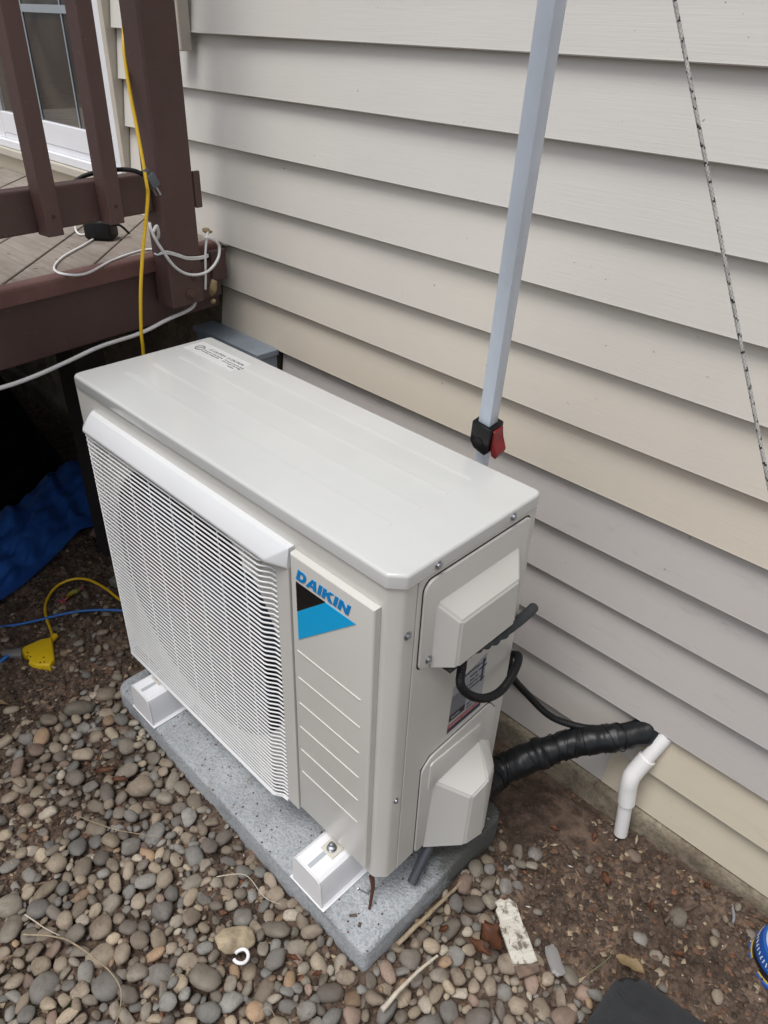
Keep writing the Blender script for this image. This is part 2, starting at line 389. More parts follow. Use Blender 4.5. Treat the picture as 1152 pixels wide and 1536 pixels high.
# surrounding soil reaching the horizon, lying just under the detailed sheet
bm = BM()
ring_in = [(-1.98, -1.28), (.88, -1.28), (.88, .015), (-1.98, .015)]
def gz(x, y): return float(ground_z(x, y))
X_ = [-200, -30, -8, -4, -1.98, -1.2, -.4, .3, .88, 2, 5, 30, 200]; Y_ = [-200, -30, -8, -3, -1.28, -.9, -.5, .015, 3, 30, 200]
grid = {}
for i, x in enumerate(X_):
    for j, y in enumerate(Y_):
        grid[i, j] = bm.verts.new((x, y, gz(max(-2.2, min(1, x)), max(-1.4, min(0, y))) - .014))
for i in range(len(X_)-1):
    for j in range(len(Y_)-1): bm.faces.new((grid[i, j], grid[i+1, j], grid[i+1, j+1], grid[i, j+1]))
obj('yard_ground', bm, M_SOIL, smooth=60, kind='structure')

# ------------------------------------------------------------------ house wall: one siding board per course
EXP = .11
wall = empty('house_wall', (0, 0, 0), label='house wall clad in beige horizontal vinyl siding above a concrete footing', cat='wall')
def board(k, x0, x1, mat, dy=0.0, name='siding_board'):
    z0 = (13-k)*EXP; z1 = z0+EXP+.004
    bm = BM(); n = max(2, int((x1-x0)/.12)); 
    prof = [(.0, .0), (.0015, -.0015), (.008, -.002), (.0165, -.0005), (.0165, .0035), (.0215, .0045), (.0215, .012), (.0212, EXP+.004), (.0192, EXP+.004), (.0150, EXP-.006), (.0012, .004)]
    rings = []
    for i in range(n+1):
        x = x0+(x1-x0)*i/n
        wz = .0009*math.sin(x*2.3+k*1.7); wy = .0011*math.sin(x*3.9+k*2.9)
        rings.append([bm.verts.new((x, p[0]+dy+wy*(1 if p[1] < .05 else .3), z0+p[1]+wz)) for p in prof])
    m = len(prof)
    for i in range(n):
        for j in range(m): bm.faces.new((rings[i][j], rings[i][(j+1) % m], rings[i+1][(j+1) % m], rings[i+1][j]))
    bm.faces.new(rings[0]); bm.faces.new(rings[-1][::-1])
    return obj(name, bm, SID[mat], wall, smooth=30)
tint = {13: 'low', 12: 'low', 11: 'grey', 10: 'grey', 9: 'grey', 8: 'grey', 7: 'cream', 6: 'l6', 5: 'l5', 4: 'l4'}
for k in range(13, -15, -1):
    m = tint.get(k, 'light')
    if k == 13:
        board(k, -.905, .160, 'lowgrey'); board(k, .1605, 3.2, 'low', -.0012)
    elif k == 12:
        board(k, -.905, .2095, 'lowgrey'); board(k, .210, 3.2, 'low', -.0012)
    elif k >= 8: board(k, -.905, 3.2, m)
    elif k >= 6: board(k, -1.15, 3.2, m)
    elif k == 5: board(k, -1.529, 3.2, m)
    elif k == 4: board(k, -1.527, 3.2, m); board(k, -4.4, -3.30, m)
    else: board(k, -1.527, 3.2, m); board(k, -4.4, -3.30, m)
bm = BM(); add_box(bm, -4.4, 3.2, .0225, .16, -.010, 2.97); obj('sheathing', bm, plastic('sheathing', (.12, .11, .10), .8), wall)
bm = BM()
# concrete footing with a slightly uneven face
nx = 150; rows = [(.018, -.0045), (-.003, -.007), (-.006, -.03), (-.004, -.06), (-.008, -.10), (-.010, -.30)]
prev = None
for i in range(nx+1):
    x = -4.4+7.6*i/nx
    ring = [bm.verts.new((x, y+.003*(random.random()-.5)*(j > 0), z+.002*(random.random()-.5)*(j > 0))) for j, (y, z) in enumerate(rows)]
    if prev:
        for j in range(len(rows)-1): bm.faces.new((prev[j], prev[j+1], ring[j+1], ring[j]))
    prev = ring
obj('footing', bm, M_FOUND, wall, smooth=60, recalc=False)
bm = BM(); add_box(bm, -4.4, -.92, .0145, .0155, -.2, .87); obj('crawlspace_foundation', bm, M_FOUND, wall)
bm = BM(); add_box(bm, -3.30, -1.531, -.002, .0135, .880, .930, .001); add_box(bm, -1.531, -1.1, .0, .0135, .875, .8815); obj('skirt_board', bm, SID['low'], wall)

# ------------------------------------------------------------------ sliding door
door = empty('sliding_door', (-2.4, 0, .93), label='white framed sliding glass door behind the brown deck railing', cat='door')
def dpart(name, boxes, mat, bev=.0015, parent=door, off=(2.4, 0, -.93)):
    bm = BM()
    for b in boxes: add_box(bm, b[0]+off[0], b[1]+off[0], b[2], b[3], b[4]+off[2], b[5]+off[2], bev)
    return obj(name, bm, mat, parent)
dpart('casing', [(-1.553, -1.531, -.014, .015, .934, 2.97), (-3.30, -1.553, -.014, .015, 2.92, 2.97), (-3.30, -3.278, -.014, .015, .934, 2.92)], M_BEIGE)
dpart('sill', [(-3.278, -1.553, -.024, .015, .934, .960)], M_BEIGE, .004)
dpart('frame', [(-3.278, -1.555, -.016, .015, .9615, .985), (-1.580, -1.555, -.010, .015, .985, 2.92), (-3.278, -3.25, -.010, .015, .985, 2.92), (-3.25, -1.58, -.010, .015, 2.89, 2.92)], M_DOORW, .002)
pan = dpart('sash', [(-2.34, -1.5805, -.003, .015, .9855, 1.004), (-2.34, -1.5805, -.0045, .015, 1.0045, 1.067), (-1.630, -1.5805, -.004, .015, 1.0675, 2.885), (-2.40, -2.345, -.0035, .015, .9855, 2.885), (-2.3448, -1.6305, -.004, .015, 2.84, 2.885)], M_DOORW, .002)
dpart('sash', [(-3.249, -2.405, .0005, .015, .9855, 1.067), (-3.249, -3.20, .0005, .015, 1.0675, 2.885)], M_DOORW, .002)
dpart('glass_pane', [(-2.3445, -1.6305, .006, .010, 1.0675, 2.8395)], M_GLASS, 0)
dpart('glass_pane', [(-3.199, -2.4055, .006, .010, 1.0675, 2.885)], M_GLASS, 0)
for x in (-2.045, -1.795): dpart('muntin', [(x-.008 if x < -1.9 else x-.003, x+.008 if x < -1.9 else x+.003, .0025, .0055, 1.068, 2.839)], M_MUNTIN, .0008)
dpart('muntin', [(-2.344, -1.631, .0018, .0024, 1.343, 1.362)], M_MUNTIN, 0)

# ------------------------------------------------------------------ short trim beside the post (end of a cable raceway)
bm = BM(); add_box(bm, -.022, .022, -.030, -.001, 0, 1.6, .003)
o = obj('downspout', bm, M_BEIGE, label='narrow off-white downspout end hanging on the siding behind the brown post', cat='downspout'); o.location = (-1.190, 0, 1.283)

# ------------------------------------------------------------------ galvanised box on the wall
gb = empty('vent_box', (-1.15, 0, .52), label='blue-grey metal box on the wall behind the far end of the air conditioner', cat='metal box')
bm = BM(); add_box(bm, -.03, .240, -.062, -.002, 0, .128, .002); obj('housing', bm, M_METALBOX, gb)
bm = BM(); add_box(bm, -.035, .246, -.068, -.001, .1285, .144, .002); obj('cover', bm, M_METALBOX, gb)
bm = BM(); add_box(bm, .2405, .2415, -.048, -.012, .03, .088, 0); obj('opening', bm, M_DARK, gb)

# ------------------------------------------------------------------ deck (local frame: t along the edge, o outward)
O3 = Vector((-1.110, 0, 0)); T3 = Vector((.128, -.992, 0)).normalized(); N3 = Vector((.992, .128, 0)).normalized()
DM = Matrix(((N3.x, T3.x, 0, O3.x), (N3.y, T3.y, 0, O3.y), (N3.z, T3.z, 1, 0), (0, 0, 0, 1)))   # (o, t, z) -> world
def D(o, t, z): return DM @ Vector((o, t, z))
deck = empty('deck', (-1.11, 0, 0), label='raised wooden deck with worn diagonal boards and brown painted edge', cat='deck')
def dk_obj(name, bm, mat, parent, smooth=None):
    o = obj(name, bm, mat, None, smooth)
    o.data.transform(DM)
    if parent is not None:
        o.data.transform(Matrix.Translation(-Vector(parent.location))); o.parent = parent
    return o
# diagonal boards clipped against the deck outline
def clip_poly(poly, a, b, c):      # keep a*x+b*y<=c
    out = []
    for i in range(len(poly)):
        p, q = poly[i], poly[(i+1) % len(poly)]
        dp = a*p[0]+b*p[1]-c; dq = a*q[0]+b*q[1]-c
        if dp <= 0: out.append(p)
        if dp*dq < 0:
            s = dp/(dp-dq); out.append((p[0]+(q[0]-p[0])*s, p[1]+(q[1]-p[1])*s))
    return out
dirb = Vector((-.7233, .6905)).normalized(); nb = Vector((.6905, .7233)).normalized()
s0 = nb.dot(Vector((-1.1158, -.5184)))
e0 = N3.xy; 
for i in range(-24, 14):
    a0 = s0+i*.1325+.003; a1 = a0+.1275
    c = nb*((a0+a1)/2)
    P = [c+dirb*4-nb*(.06375), c+dirb*4+nb*.06375, c-dirb*5+nb*.06375, c-dirb*5-nb*.06375]
    P = [(p.x, p.y) for p in P]
    P = clip_poly(P, N3.x, N3.y, N3.dot(O3)-.001 + (-.004 if i % 2 else 0)); 
    if len(P) > 2: P = clip_poly(P, 0, 1, -.006)
    if len(P) > 2: P = clip_poly(P, 0, -1, 2.6)
    if len(P) > 2: P = clip_poly(P, -1, 0, 4.2)
    if len(P) < 3: continue
    cx = sum(p[0] for p in P)/len(P)
    # drop duplicates
    Q = [p for j, p in enumerate(P) if (Vector(p)-Vector(P[j-1])).length > 1e-4]
    if len(Q) < 3: continue
    bm = BM(); add_prism(bm, Q, .859, .885+random.uniform(-.0007, .0007), 'z', .0025, 2, top_only=True)
    o = obj('deck_board', bm, M_DECK, None); o.data.transform(Matrix.Translation((1.11, 0, 0))); o.parent = deck
# painted nosing, fascia, rim
bm = BM(); add_prism(bm, [(.002, .852), (.002, .8795), (-.0, .8842), (-.006, .8862), (-.020, .8866), (-.034, .8863), (-.0345, .8855), (-.0005, .8555), (-.0005, .852)], .02, 2.6, 'y', 0); 
nos = dk_obj('nosing', bm, M_NOSE, deck)
bm = BM(); add_box(bm, -.058, -.020, .012, 2.6, .722, .8585, .003); dk_obj('fascia', bm, M_BROWN, deck)
bm = BM(); add_box(bm, -.019, .012, .028, .100, .76, .851, .004); add_box(bm, .0, .020, .012, .060, .8, .872, .004); dk_obj('blocking', bm, M_BROWN, deck)
for t in np.arange(.35, 2.5, .4):
    bm = BM(); add_box(bm, -2.9, -.059, t, t+.038, .73, .8585); dk_obj('joist', bm, M_BROWN, deck)
bm = BM()
add_box(bm, -2.95, -2.91, .02, 2.6, -.1, .8585); add_box(bm, -2.9, -.1, 2.45, 2.5, -.1, .72)
dk_obj('light_block_boards', bm, M_BROWN, deck)  # unseen boards added to close off light so the under-deck stays dark
# support post under the deck
bm = BM(); add_box(bm, -.36, -.27, .215, .305, -.10, .8, .003); dk_obj('support_post', bm, plastic('dark_timber', (.022, .017, .015), .8, .2), deck)
# guard post
post = empty('railing_post', D(.01, .162, .775), label='thick brown painted post bolted to the deck edge next to the siding', cat='post')
def chamf(o0, o1, t0, t1, c): return [(o0, t0), (o1, t0), (o1, t1-c), (o1-c, t1), (o0, t1)]
bm = BM(); add_prism(bm, [(-.036, .118), (.048, .118), (.052, .122), (.052, .207), (.047, .212), (-.003, .212), (-.036, .172)], .775, 1.9, 'z', .0); dk_obj('shaft', bm, M_BROWN, post)
for (t, z) in ((.160, .797), (.142, .838)):
    bm = BM(); add_lathe(bm, [(.0125, 0), (.0125, .003), (.011, .004), (.0075, .0045), (.0075, .008), (.006, .0095)], (.0523, t, z), 16, 'x'); dk_obj('bolt_head', bm, M_BROWN, post)
bm = BM(); add_box(bm, .046, .0545, .100, .1175, .985, 1.062, .002); dk_obj('plate', bm, M_BROWN, post)
# railing
rail = empty('deck_railing', D(.02, .8, .98), label='brown painted deck railing with square balusters left of the post', cat='railing')
bm = BM(); add_box(bm, -.012, .026, .2135, 2.5, .985, 1.064, .004, 2); dk_obj('bottom_rail', bm, M_BROWN, rail)
bm = BM(); add_box(bm, -.012, .026, .2135, 2.5, 1.72, 1.80, .004, 2); dk_obj('top_rail', bm, M_BROWN, rail)
for i in range(-0, 14):
    t = .317+i*.1405
    bm = BM(); add_prism(bm, [(.0265, t), (.0625, t), (.0625, t+.034), (.0265, t+.034)], .985-.002*(i % 2)-.001, 1.79, 'z', .0015, 1)
    b = dk_obj('baluster', bm, M_BROWN, rail)
    bm = BM(); add_lathe(bm, [(.0038, 0), (.0038, .0009), (.001, .0012)], (.0628, t+.016, 1.018), 10, 'x'); s_ = dk_obj('screw', bm, M_RUST, rail); s_.parent = b
    s_.matrix_parent_inverse = Matrix.Identity(4)

# ------------------------------------------------------------------ concrete pad
bm = BM()
pts = []
px0, px1, py0, py1 = -.803, .0615, -.6185, -.212
for (cx, cy, a0, r) in ((px1-.012, py0+.012, -90, .012), (px1-.03, py1-.03, 0, .03), (px0+.03, py1-.03, 90, .03), (px0+.034, py0+.034, 180, .034)):
    for i in range(5):
        a = R_(a0+i*22.5); pts.append((cx+r*math.cos(a), cy+r*math.sin(a)))
add_prism(bm, pts, -.085, .003, 'z', .009, 3, top_only=True)
bmesh.ops.translate(bm, verts=bm.verts, vec=(.37, .415, 0))
pad = obj('concrete_pad', bm, M_PAD, smooth=50, label='grey concrete pad under the air conditioner', cat='pad'); pad.location = (-.37, -.415, 0)

# ------------------------------------------------------------------ mounting blocks
def foot(xc, label, tw=0):
    f = empty('mounting_block', (xc, -.42, .0035), tw, label=label, cat='mounting block', group='white mounting blocks under the air conditioner')
    bm = BM(); y0, y1 = -.196, .170
    pr = [(-.0445, .003), (-.0405, .006), (-.0375, .066), (-.0345, .076), (-.028, .0805), (.028, .0805), (.0345, .076), (.0375, .066), (.0405, .006), (.0445, .003), (.0445, 0), (-.0445, 0)]
    add_prism(bm, pr, y0, y1, 'y', 0)
    obj('block_shell', bm, M_WHITE, f, smooth=25)
    bm = BM(); add_prism(bm, [(-.0415, .0), (-.0385, .066), (-.0353, .0765), (-.028, .0815), (.028, .0815), (.0353, .0765), (.0385, .066), (.0415, .0)], y0-.003, y0-.0002, 'y', .001, 1)
    obj('end_cap', bm, M_WHITE, f)
    bm = BM(); add_box(bm, -.0475, .0475, y0-.0045, y1, 0, .0028, .0008, 1); obj('base_flange', bm, M_WHITE, f)
    bm = BM(); add_box(bm, -.0045, .0045, y0+.004, y1-.01, .0806, .0809); obj('slot', bm, plastic('slot_shadow_grey', (.42, .45, .48), .4), f)
    return f
foot(-.0905, 'white plastic mounting block under the near right corner of the air conditioner', .0)
foot(-.6655, 'white plastic mounting block under the far left corner of the air conditioner', .0)

# ------------------------------------------------------------------ air conditioner outdoor unit (local frame)
U = empty('air_conditioner', (.02083, -.54319, 0), .00487, label='beige outdoor air conditioner unit with white grille and blue triangle logo', cat='air conditioner')
UW, UD, ZB, ZT = .856, .311, .086, .745
UMat = Matrix.Translation((.02083, -.54319, 0)) @ Matrix.Rotation(.00487, 4, 'Z')
def UP(x, y, z): return UMat @ Vector((x, y, z))
bm = BM()
rc = [(-.236, 0), (-.021, 0), (-.0185, .0004), (-.0160, .0016), (-.0035, .0125), (-.0008, .0160), (.0006, .0195), (.0008, .0385), (-.002, .0388), (-.002, UD-.002), (-.236, UD-.002)]
add_prism(bm, rc, ZB, ZT, 'z')
add_box(bm, -UW+.001, -UW+.013, .0125, UD-.002, ZB, ZT)
add_box(bm, -UW+.013, -.236, .10, UD-.002, ZB, ZT)      # back part
add_box(bm, -UW+.013, -.236, .0125, .10, ZB, ZB+.012)
# front plate with round fan opening
cx, cz, rr = -.524, .392, .287
x0, x1, z0, z1 = -UW, -.236, ZB, ZT
N = 72; c_in = []; c_out = []
def rectpt(a):
    dx, dz = math.cos(a), math.sin(a); ts = []
    if dx > 1e-9: ts.append((x1-cx)/dx)
    if dx < -1e-9: ts.append((x0-cx)/dx)
    if dz > 1e-9: ts.append((z1-cz)/dz)
    if dz < -1e-9: ts.append((z0-cz)/dz)
    t = min(ts); return cx+dx*t, cz+dz*t
angs = sorted([2*math.pi*k/N for k in range(N)]+[math.atan2(z-cz, x-cx) % (2*math.pi) for x in (x0, x1) for z in (z0, z1)])
fr, bk, ir, ir2 = [], [], [], []
for a in angs:
    ox, oz = rectpt(a); ix, iz = cx+rr*math.cos(a), cz+rr*math.sin(a)
    fr.append((bm.verts.new((ox, 0, oz)), bm.verts.new((ix, 0, iz)), bm.verts.new((cx+(rr-.003)*math.cos(a), .0025, cz+(rr-.003)*math.sin(a))), bm.verts.new((cx+(rr-.004)*math.cos(a), .006, cz+(rr-.004)*math.sin(a))), bm.verts.new((ox, .012, oz))))
for i in range(len(fr)):
    a, b = fr[i], fr[(i+1) % len(fr)]
    for j in range(3): bm.faces.new((a[j], b[j], b[j+1], a[j+1]))
    bm.faces.new((a[4], b[4], b[0], a[0]))
obj('cabinet', bm, M_BODY, U, smooth=26)
# dark interior behind the fan
bm = BM(); add_tube(bm, [(cx, .007, cz), (cx, .095, cz)], rr-.0045, 64, False)
obj('fan_shroud', bm, M_COIL, U, smooth=60)
bm = BM(); add_box(bm, -UW+.015, -.240, .096, .0995, ZB+.014, ZT-.004); obj('coil', bm, M_COIL, U)
bm = BM(); add_lathe(bm, [(.055, .0), (.058, .01), (.058, .03)], (cx, .040, cz), 28, 'y'); hub = obj('fan_hub', bm, M_FAN, U, smooth=40)
for k in range(3):
    bm = BM(); a0 = R_(20+120*k); rows = []
    for i in range(7):
        r = .055+(.262-.055)*i/6; row = []
        for j in range(9):
            s = j/8-.5; a = a0+s*R_(74)+.35*(i/6)**1.5
            row.append(bm.verts.new((cx+r*math.cos(a), .052+.030*s*2*.6-.004*math.cos(s*6), cz+r*math.sin(a))))
        rows.append(row)
    for i in range(6):
        for j in range(8): bm.faces.new((rows[i][j], rows[i][j+1], rows[i+1][j+1], rows[i+1][j]))
    g = bmesh.ops.solidify(bm, geom=bm.faces[:], thickness=.002); obj('fan_blade', bm, M_FAN, U, smooth=40)
# grille
ZW0, ZW1 = .103, .667
NWIRE = 55
gh = ZW1-ZW0
bm = BM()
yf = -.024
def rnd(P, n=3):
    return catmull(P, n)
path = [(-.2335, -.0125, 0), (-.244, -.0130, 0), (-.2475, -.0140, 0), (-.2600, -.0225, 0), (-.265, yf, 0), (-.30, yf, 0), (-.5, yf, 0), (-.74, yf, 0), (-.795, yf, 0), (-.806, yf+.004, 0), (-.812, yf+.012, 0), (-.813, -.0006, 0)]
add_tube(bm, path, .00175, 6, True, (1.0, 1.0))
me = None
w0 = obj('grille_bar', bm, M_GRILLE, U, smooth=80)
w0.location = (0, 0, ZW1)
for i in range(1, NWIRE):
    o = w0.copy(); COL.objects.link(o); o.parent = U; o.location = (0, 0, ZW1-gh*i/(NWIRE-1))
# heavier bars that break the rhythm
bm = BM(); add_tube(bm, [(0, 0, .0), (0, 0, -gh)], .0011, 6, True); v0 = obj('grille_rod', bm, M_GRILLE, U, smooth=80)
xs = [-.3045, -.3735, -.4425, -.5115, -.5805, -.6495, -.7185, -.785]
v0.location = (xs[0], yf+.0028, ZW1)
for x in xs[1:]:
    o = v0.copy(); COL.objects.link(o); o.parent = U; o.location = (x, yf+.0028, ZW1)
bm = BM(); add_box(bm, -.2335, -.2035, -.0135, -.0003, .100, .679, .0012); obj('grille_column', bm, M_BODY, U)
bm = BM(); add_tube(bm, [(-.235, -.0125, ZW0-.006), (-.25, -.014, ZW0-.006), (-.265, yf, ZW0-.006), (-.795, yf, ZW0-.006), (-.812, yf+.01, ZW0-.006), (-.813, -.001, ZW0-.006)], .0035, 8); obj('grille_base', bm, M_GRILLE, U, smooth=60)
# corner clips
for (x, z) in ((-.300, .630), (-.785, .640), (-.30, .125), (-.785, .14)):
    bm = BM(); add_box(bm, x-.012, x+.012, -.021, -.0005, z-.008, z+.008, .002); obj('grille_clip', bm, M_BODY, U)
# hood
bm = BM()
top = [(-.2035, -.0145), (-.236, -.027), (-.796, -.027), (-.817, -.018), (-.817, 0), (-.2035, 0)]
def lv(P, z): return [bm.verts.new((p[0], p[1], z)) for p in P]
L0 = lv([(-.2035, -.0003), (-.2035, -.0122), (-.790, -.0122), (-.800, -.0003)], .7135)
L1 = lv([(-.2035, -.0003), (-.2035, -.0155), (-.2385, -.0305), (-.795, -.0305), (-.8175, -.0165), (-.8175, -.0003)], .6840)
L2 = lv([(-.2035, -.0003), (-.2035, -.0155), (-.2385, -.0300), (-.795, -.0300), (-.8175, -.0165), (-.8175, -.0003)], .6775)
bm.faces.new(L0); bm.faces.new(L2[::-1])
bm.faces.new((L0[1], L0[2], L1[3], L1[2])); bm.faces.new((L0[1], L1[2], L1[1])); bm.faces.new((L0[0], L0[1], L1[1], L1[0]))
bm.faces.new((L0[2], L1[4], L1[3])); bm.faces.new((L0[2], L0[3], L1[5], L1[4])); bm.faces.new((L0[3], L0[0], L1[0], L1[5]))
for i in range(6): bm.faces.new((L1[i], L1[(i+1) % 6], L2[(i+1) % 6], L2[i]))
bmesh.ops.recalc_face_normals(bm, faces=bm.faces[:])
bmesh.ops.bevel(bm, geom=[e for e in bm.edges if max(v.co.y for v in e.verts) < -.005], offset=.0022, segments=2, affect='EDGES', profile=.5)
obj('grille_hood', bm, M_HOOD, U, smooth=20)
# logo panel
bm = BM(); add_prism(bm, [(-.2005, .1125), (-.026, .1125), (-.026, .7085), (-.2005, .7085)], -.0005, -.0125, 'y', .0042, 3, top_only=True); 
LP = obj('front_panel', bm, M_BODY, U, smooth=20)
for i in range(6):
    z = .5235-.0592*i
    bm = BM(); add_tube(bm, [(-.190, -.0122, z), (-.188, -.0128, z), (-.05, -.0128, z), (-.047, -.0122, z)], .0013, 8, True, (1, .8)); r_ = obj('panel_rib', bm, M_BODY, U, smooth=60); r_.parent = LP
def flat(name, polys, y, mat, parent, depth=.0004):
    """filled 2-D outlines in the x-z plane, holes allowed"""
    cu = bpy.data.curves.new(name, 'CURVE'); cu.dimensions = '2D'; cu.fill_mode = 'BOTH'; cu.extrude = depth
    for P in polys:
        sp = cu.splines.new('POLY'); sp.points.add(len(P)-1); sp.use_cyclic_u = True
        for q_, p in zip(sp.points, P): q_.co = (p[0], p[1], 0, 1)
    t = bpy.data.objects.new('tmp', cu); me = bpy.data.meshes.new_from_object(t); bpy.data.objects.remove(t); bpy.data.curves.remove(cu)
    me.transform(Matrix.Translation((0, y, 0)) @ Matrix.Rotation(math.pi/2, 4, 'X')); me.name = name; me.materials.clear()
    return link_mesh(name, me, mat, parent)
YL = -.0131
flat('logo_black_part', [[(-.1866, .6635), (-.1225, .6635), (-.1860, .6065)]], YL, M_BLACKPRINT, LP)
flat('logo_blue_part', [[(-.1222, .6632), (-.0605, .6630), (-.1850, .5500), (-.1858, .6060)]], YL, M_BLUEPRINT, LP)
H = .0195; base = .6690
def Lt(x, P): return [(x+p[0]*H+(p[1]*H)*.28, base+p[1]*H) for p in P]
def arc(cx_, cz_, rx, rz, a0, a1, n): return [(cx_+rx*math.cos(R_(a0+(a1-a0)*i/n)), cz_+rz*math.sin(R_(a0+(a1-a0)*i/n))) for i in range(n+1)]
Dd = [[(0, 0), (.60, 0)]+arc(.60, .5, .42, .5, -90, 90, 10)+[(0, 1)], [(.33, .26), (.33, .74), (.55, .74)]+arc(.55, .5, .16, .24, 90, -90, 8)]
Aa = [[(-.06, 0), (.26, 0), (.33, .17), (.73, .17), (.76, 0), (1.10, 0), (.84, 1), (.42, 1)], [(.43, .40), (.60, .78), (.68, .40)]]
Ii = [[(0, 0), (.34, 0), (.34, 1), (0, 1)]]
Kk = [[(0, 0), (.34, 0), (.34, .36), (.44, .45), (.74, 0), (1.18, 0), (.68, .62), (1.10, 1), (.68, 1), (.34, .66), (.34, 1), (0, 1)]]
Nn = [[(0, 0), (.33, 0), (.33, .56), (.80, 0), (1.12, 0), (1.12, 1), (.80, 1), (.80, .46), (.34, 1), (0, 1)]]
xx = -.1862
for ch, wd in ((Dd, 1.17), (Aa, 1.20), (Ii, .47), (Kk, 1.23), (Ii, .48), (Nn, 1.1)):
    flat('logo_letter', [Lt(xx, p) for p in ch], YL, M_LETTER, LP); xx += wd*H
# lid
bm = BM()
lp = [(-.0190, -.0035), (-.0165, -.0030), (-.0145, -.0018), (.0015, .0125), (.0038, .0155), (.0045, .0185), (.0045, UD-.010), (.001, UD), (-.006, UD+.0035), (-UW+.005, UD+.0035), (-UW-.002, UD), (-UW-.0045, UD-.008), (-UW-.0045, .012), (-UW-.001, .002), (-UW+.008, -.0035)]
add_prism(bm, lp, ZT+.0022, .7695, 'z', .0055, 4, top_only=True)
obj('lid', bm, M_LID, U, smooth=35)
bm = BM(); add_prism(bm, [(p[0]*.990-.003, .155+(p[1]-.155)*.965) for p in lp], ZT, ZT+.0022, 'z'); obj('lid_seam', bm, M_GAP, U)
for y in (.080, .141, .201, .262):
    bm = BM(); xa, xb = -UW+.055, -.09
    add_prism(bm, [(y-.008, .7694), (y-.002, .76985), (y+.002, .76985), (y+.008, .7694)], xa, xb, 'x'); obj('lid_rib', bm, M_LID, U, smooth=60)
# warning label on the lid
def text_mesh(name, s, size, mat, parent, M4, bold=0.0, ext=.0001):
    cu = bpy.data.curves.new(name, 'FONT'); cu.body = s; cu.size = size; cu.offset = bold; cu.extrude = ext; cu.resolution_u = 3
    t = bpy.data.objects.new('tmp', cu); COL.objects.link(t); bpy.context.view_layer.update()
    me = bpy.data.meshes.new_from_object(t.evaluated_get(bpy.context.evaluated_depsgraph_get())); bpy.data.objects.remove(t); bpy.data.curves.remove(cu)
    me.materials.clear(); me.transform(M4); me.name = name
    return link_mesh(name, me, mat, parent)
zt = .7702
bm = BM(); add_prism(bm, [(-.842, .232), (-.672, .232), (-.672, .2835), (-.842, .2835)], .7694, zt-.0002, 'z'); wl = obj('warning_label', bm, unit_paint('label_clear', (.585, .59, .585), .3), U)
bm = BM()
rg = [(-.815+.0105*math.cos(R_(a)), .257+.0105*math.sin(R_(a)), zt) for a in range(0, 361, 15)]; add_tube(bm, rg, .0008, 5, False); add_box(bm, -.0007, .0007, -.0100, .0100, 0, .0006, 0, mat=Matrix.Translation((-.815, .257, zt-.0002)) @ Matrix.Rotation(R_(-25), 4, 'Z'))
obj('label_symbol', bm, M_INK, U).parent = wl
for s_, x, y, sz in (('CAUTION', -.783, .2645, .0095), ('CAUTION', -.722, .2645, .0095), ('Do not cover or block. Keep away', -.800, .2560, .0046), ('Fan may start at any time. Do not', -.728, .2560, .0046), ('from children. No fingers inside', -.800, .2495, .0046), ('remove the guard while running', -.728, .2495, .0046), ('3P000000-1', -.700, .2415, .0042)):
    if s_ == '3P000000-1': s_ = 'WARNING'
    text_mesh('label_text', s_, sz, M_INK, wl, Matrix.Translation((x, y, zt-.0001)), .00012)
for x in (-.789, -.728):
    bm = BM(); tr = [(x-.004, .2645, zt), (x+.004, .2645, zt), (x, .2715, zt), (x-.004, .2645, zt)]; add_tube(bm, tr, .0004, 4, False); obj('label_symbol', bm, M_INK, U).parent = wl
# right side panel
bm = BM(); add_box(bm, -.0018, .0020, .0405, UD-.0025, ZB+.001, ZT-.0012, .001, 2); SP = obj('side_panel', bm, M_BODY, U)
def rpoly(P, r, n=4):
    out = []
    for i, p in enumerate(P):
        a = Vector(P[i-1]); b = Vector(p); c = Vector(P[(i+1) % len(P)])
        rr_ = min(r, (a-b).length*.45, (c-b).length*.45); p0 = b+(a-b).normalized()*rr_; p2 = b+(c-b).normalized()*rr_
        for k in range(n+1):
            t = k/n; q_ = p0*(1-t)**2+b*2*t*(1-t)+p2*t*t; out.append((q_.x, q_.y))
    return out
cc = [(.050, .577), (.290, .572), (.290, .737), (.060, .737), (.050, .725)]
bm = BM(); add_prism(bm, rpoly([(y+(-.002 if y < .1 else .002), z+(-.002 if z < .6 else .002)) for y, z in cc], .012), .0020, .0027, 'x'); obj('cover_gap', bm, M_GAP, U)
bm = BM(); add_prism(bm, rpoly(cc, .012), .0027, .0066, 'x', .0016, 2, top_only=True); CC = obj('control_cover', bm, M_PLAS, U, smooth=25)
def loft(bm, A, B, capA=False):
    a = [bm.verts.new(p) for p in A]; b = [bm.verts.new(p) for p in B]; n = len(A)
    for i in range(n): bm.faces.new((a[i], a[(i+1) % n], b[(i+1) % n], b[i]))
    bm.faces.new(b); 
    if capA: bm.faces.new(a[::-1])
bm = BM()
A = [(.0064, y, z) for y, z in [(.076, .563), (.278, .563), (.272, .690), (.076, .690)]]
B = [(.034, y, z) for y, z in [(.104, .5635), (.246, .5635), (.242, .655), (.104, .655)]]
loft(bm, A, B, True); bmesh.ops.recalc_face_normals(bm, faces=bm.faces[:])
bmesh.ops.bevel(bm, geom=[e for e in bm.edges if max(v.co.x for v in e.verts) > .02], offset=.005, segments=3, affect='EDGES')
o = obj('terminal_hood', bm, M_PLAS, U, smooth=75)
WN(o); o.parent = CC
bm = BM(); add_box(bm, .004, .028, .096, .250, .557, .5632); o = obj('cable_opening', bm, M_GAP, U); o.parent = CC
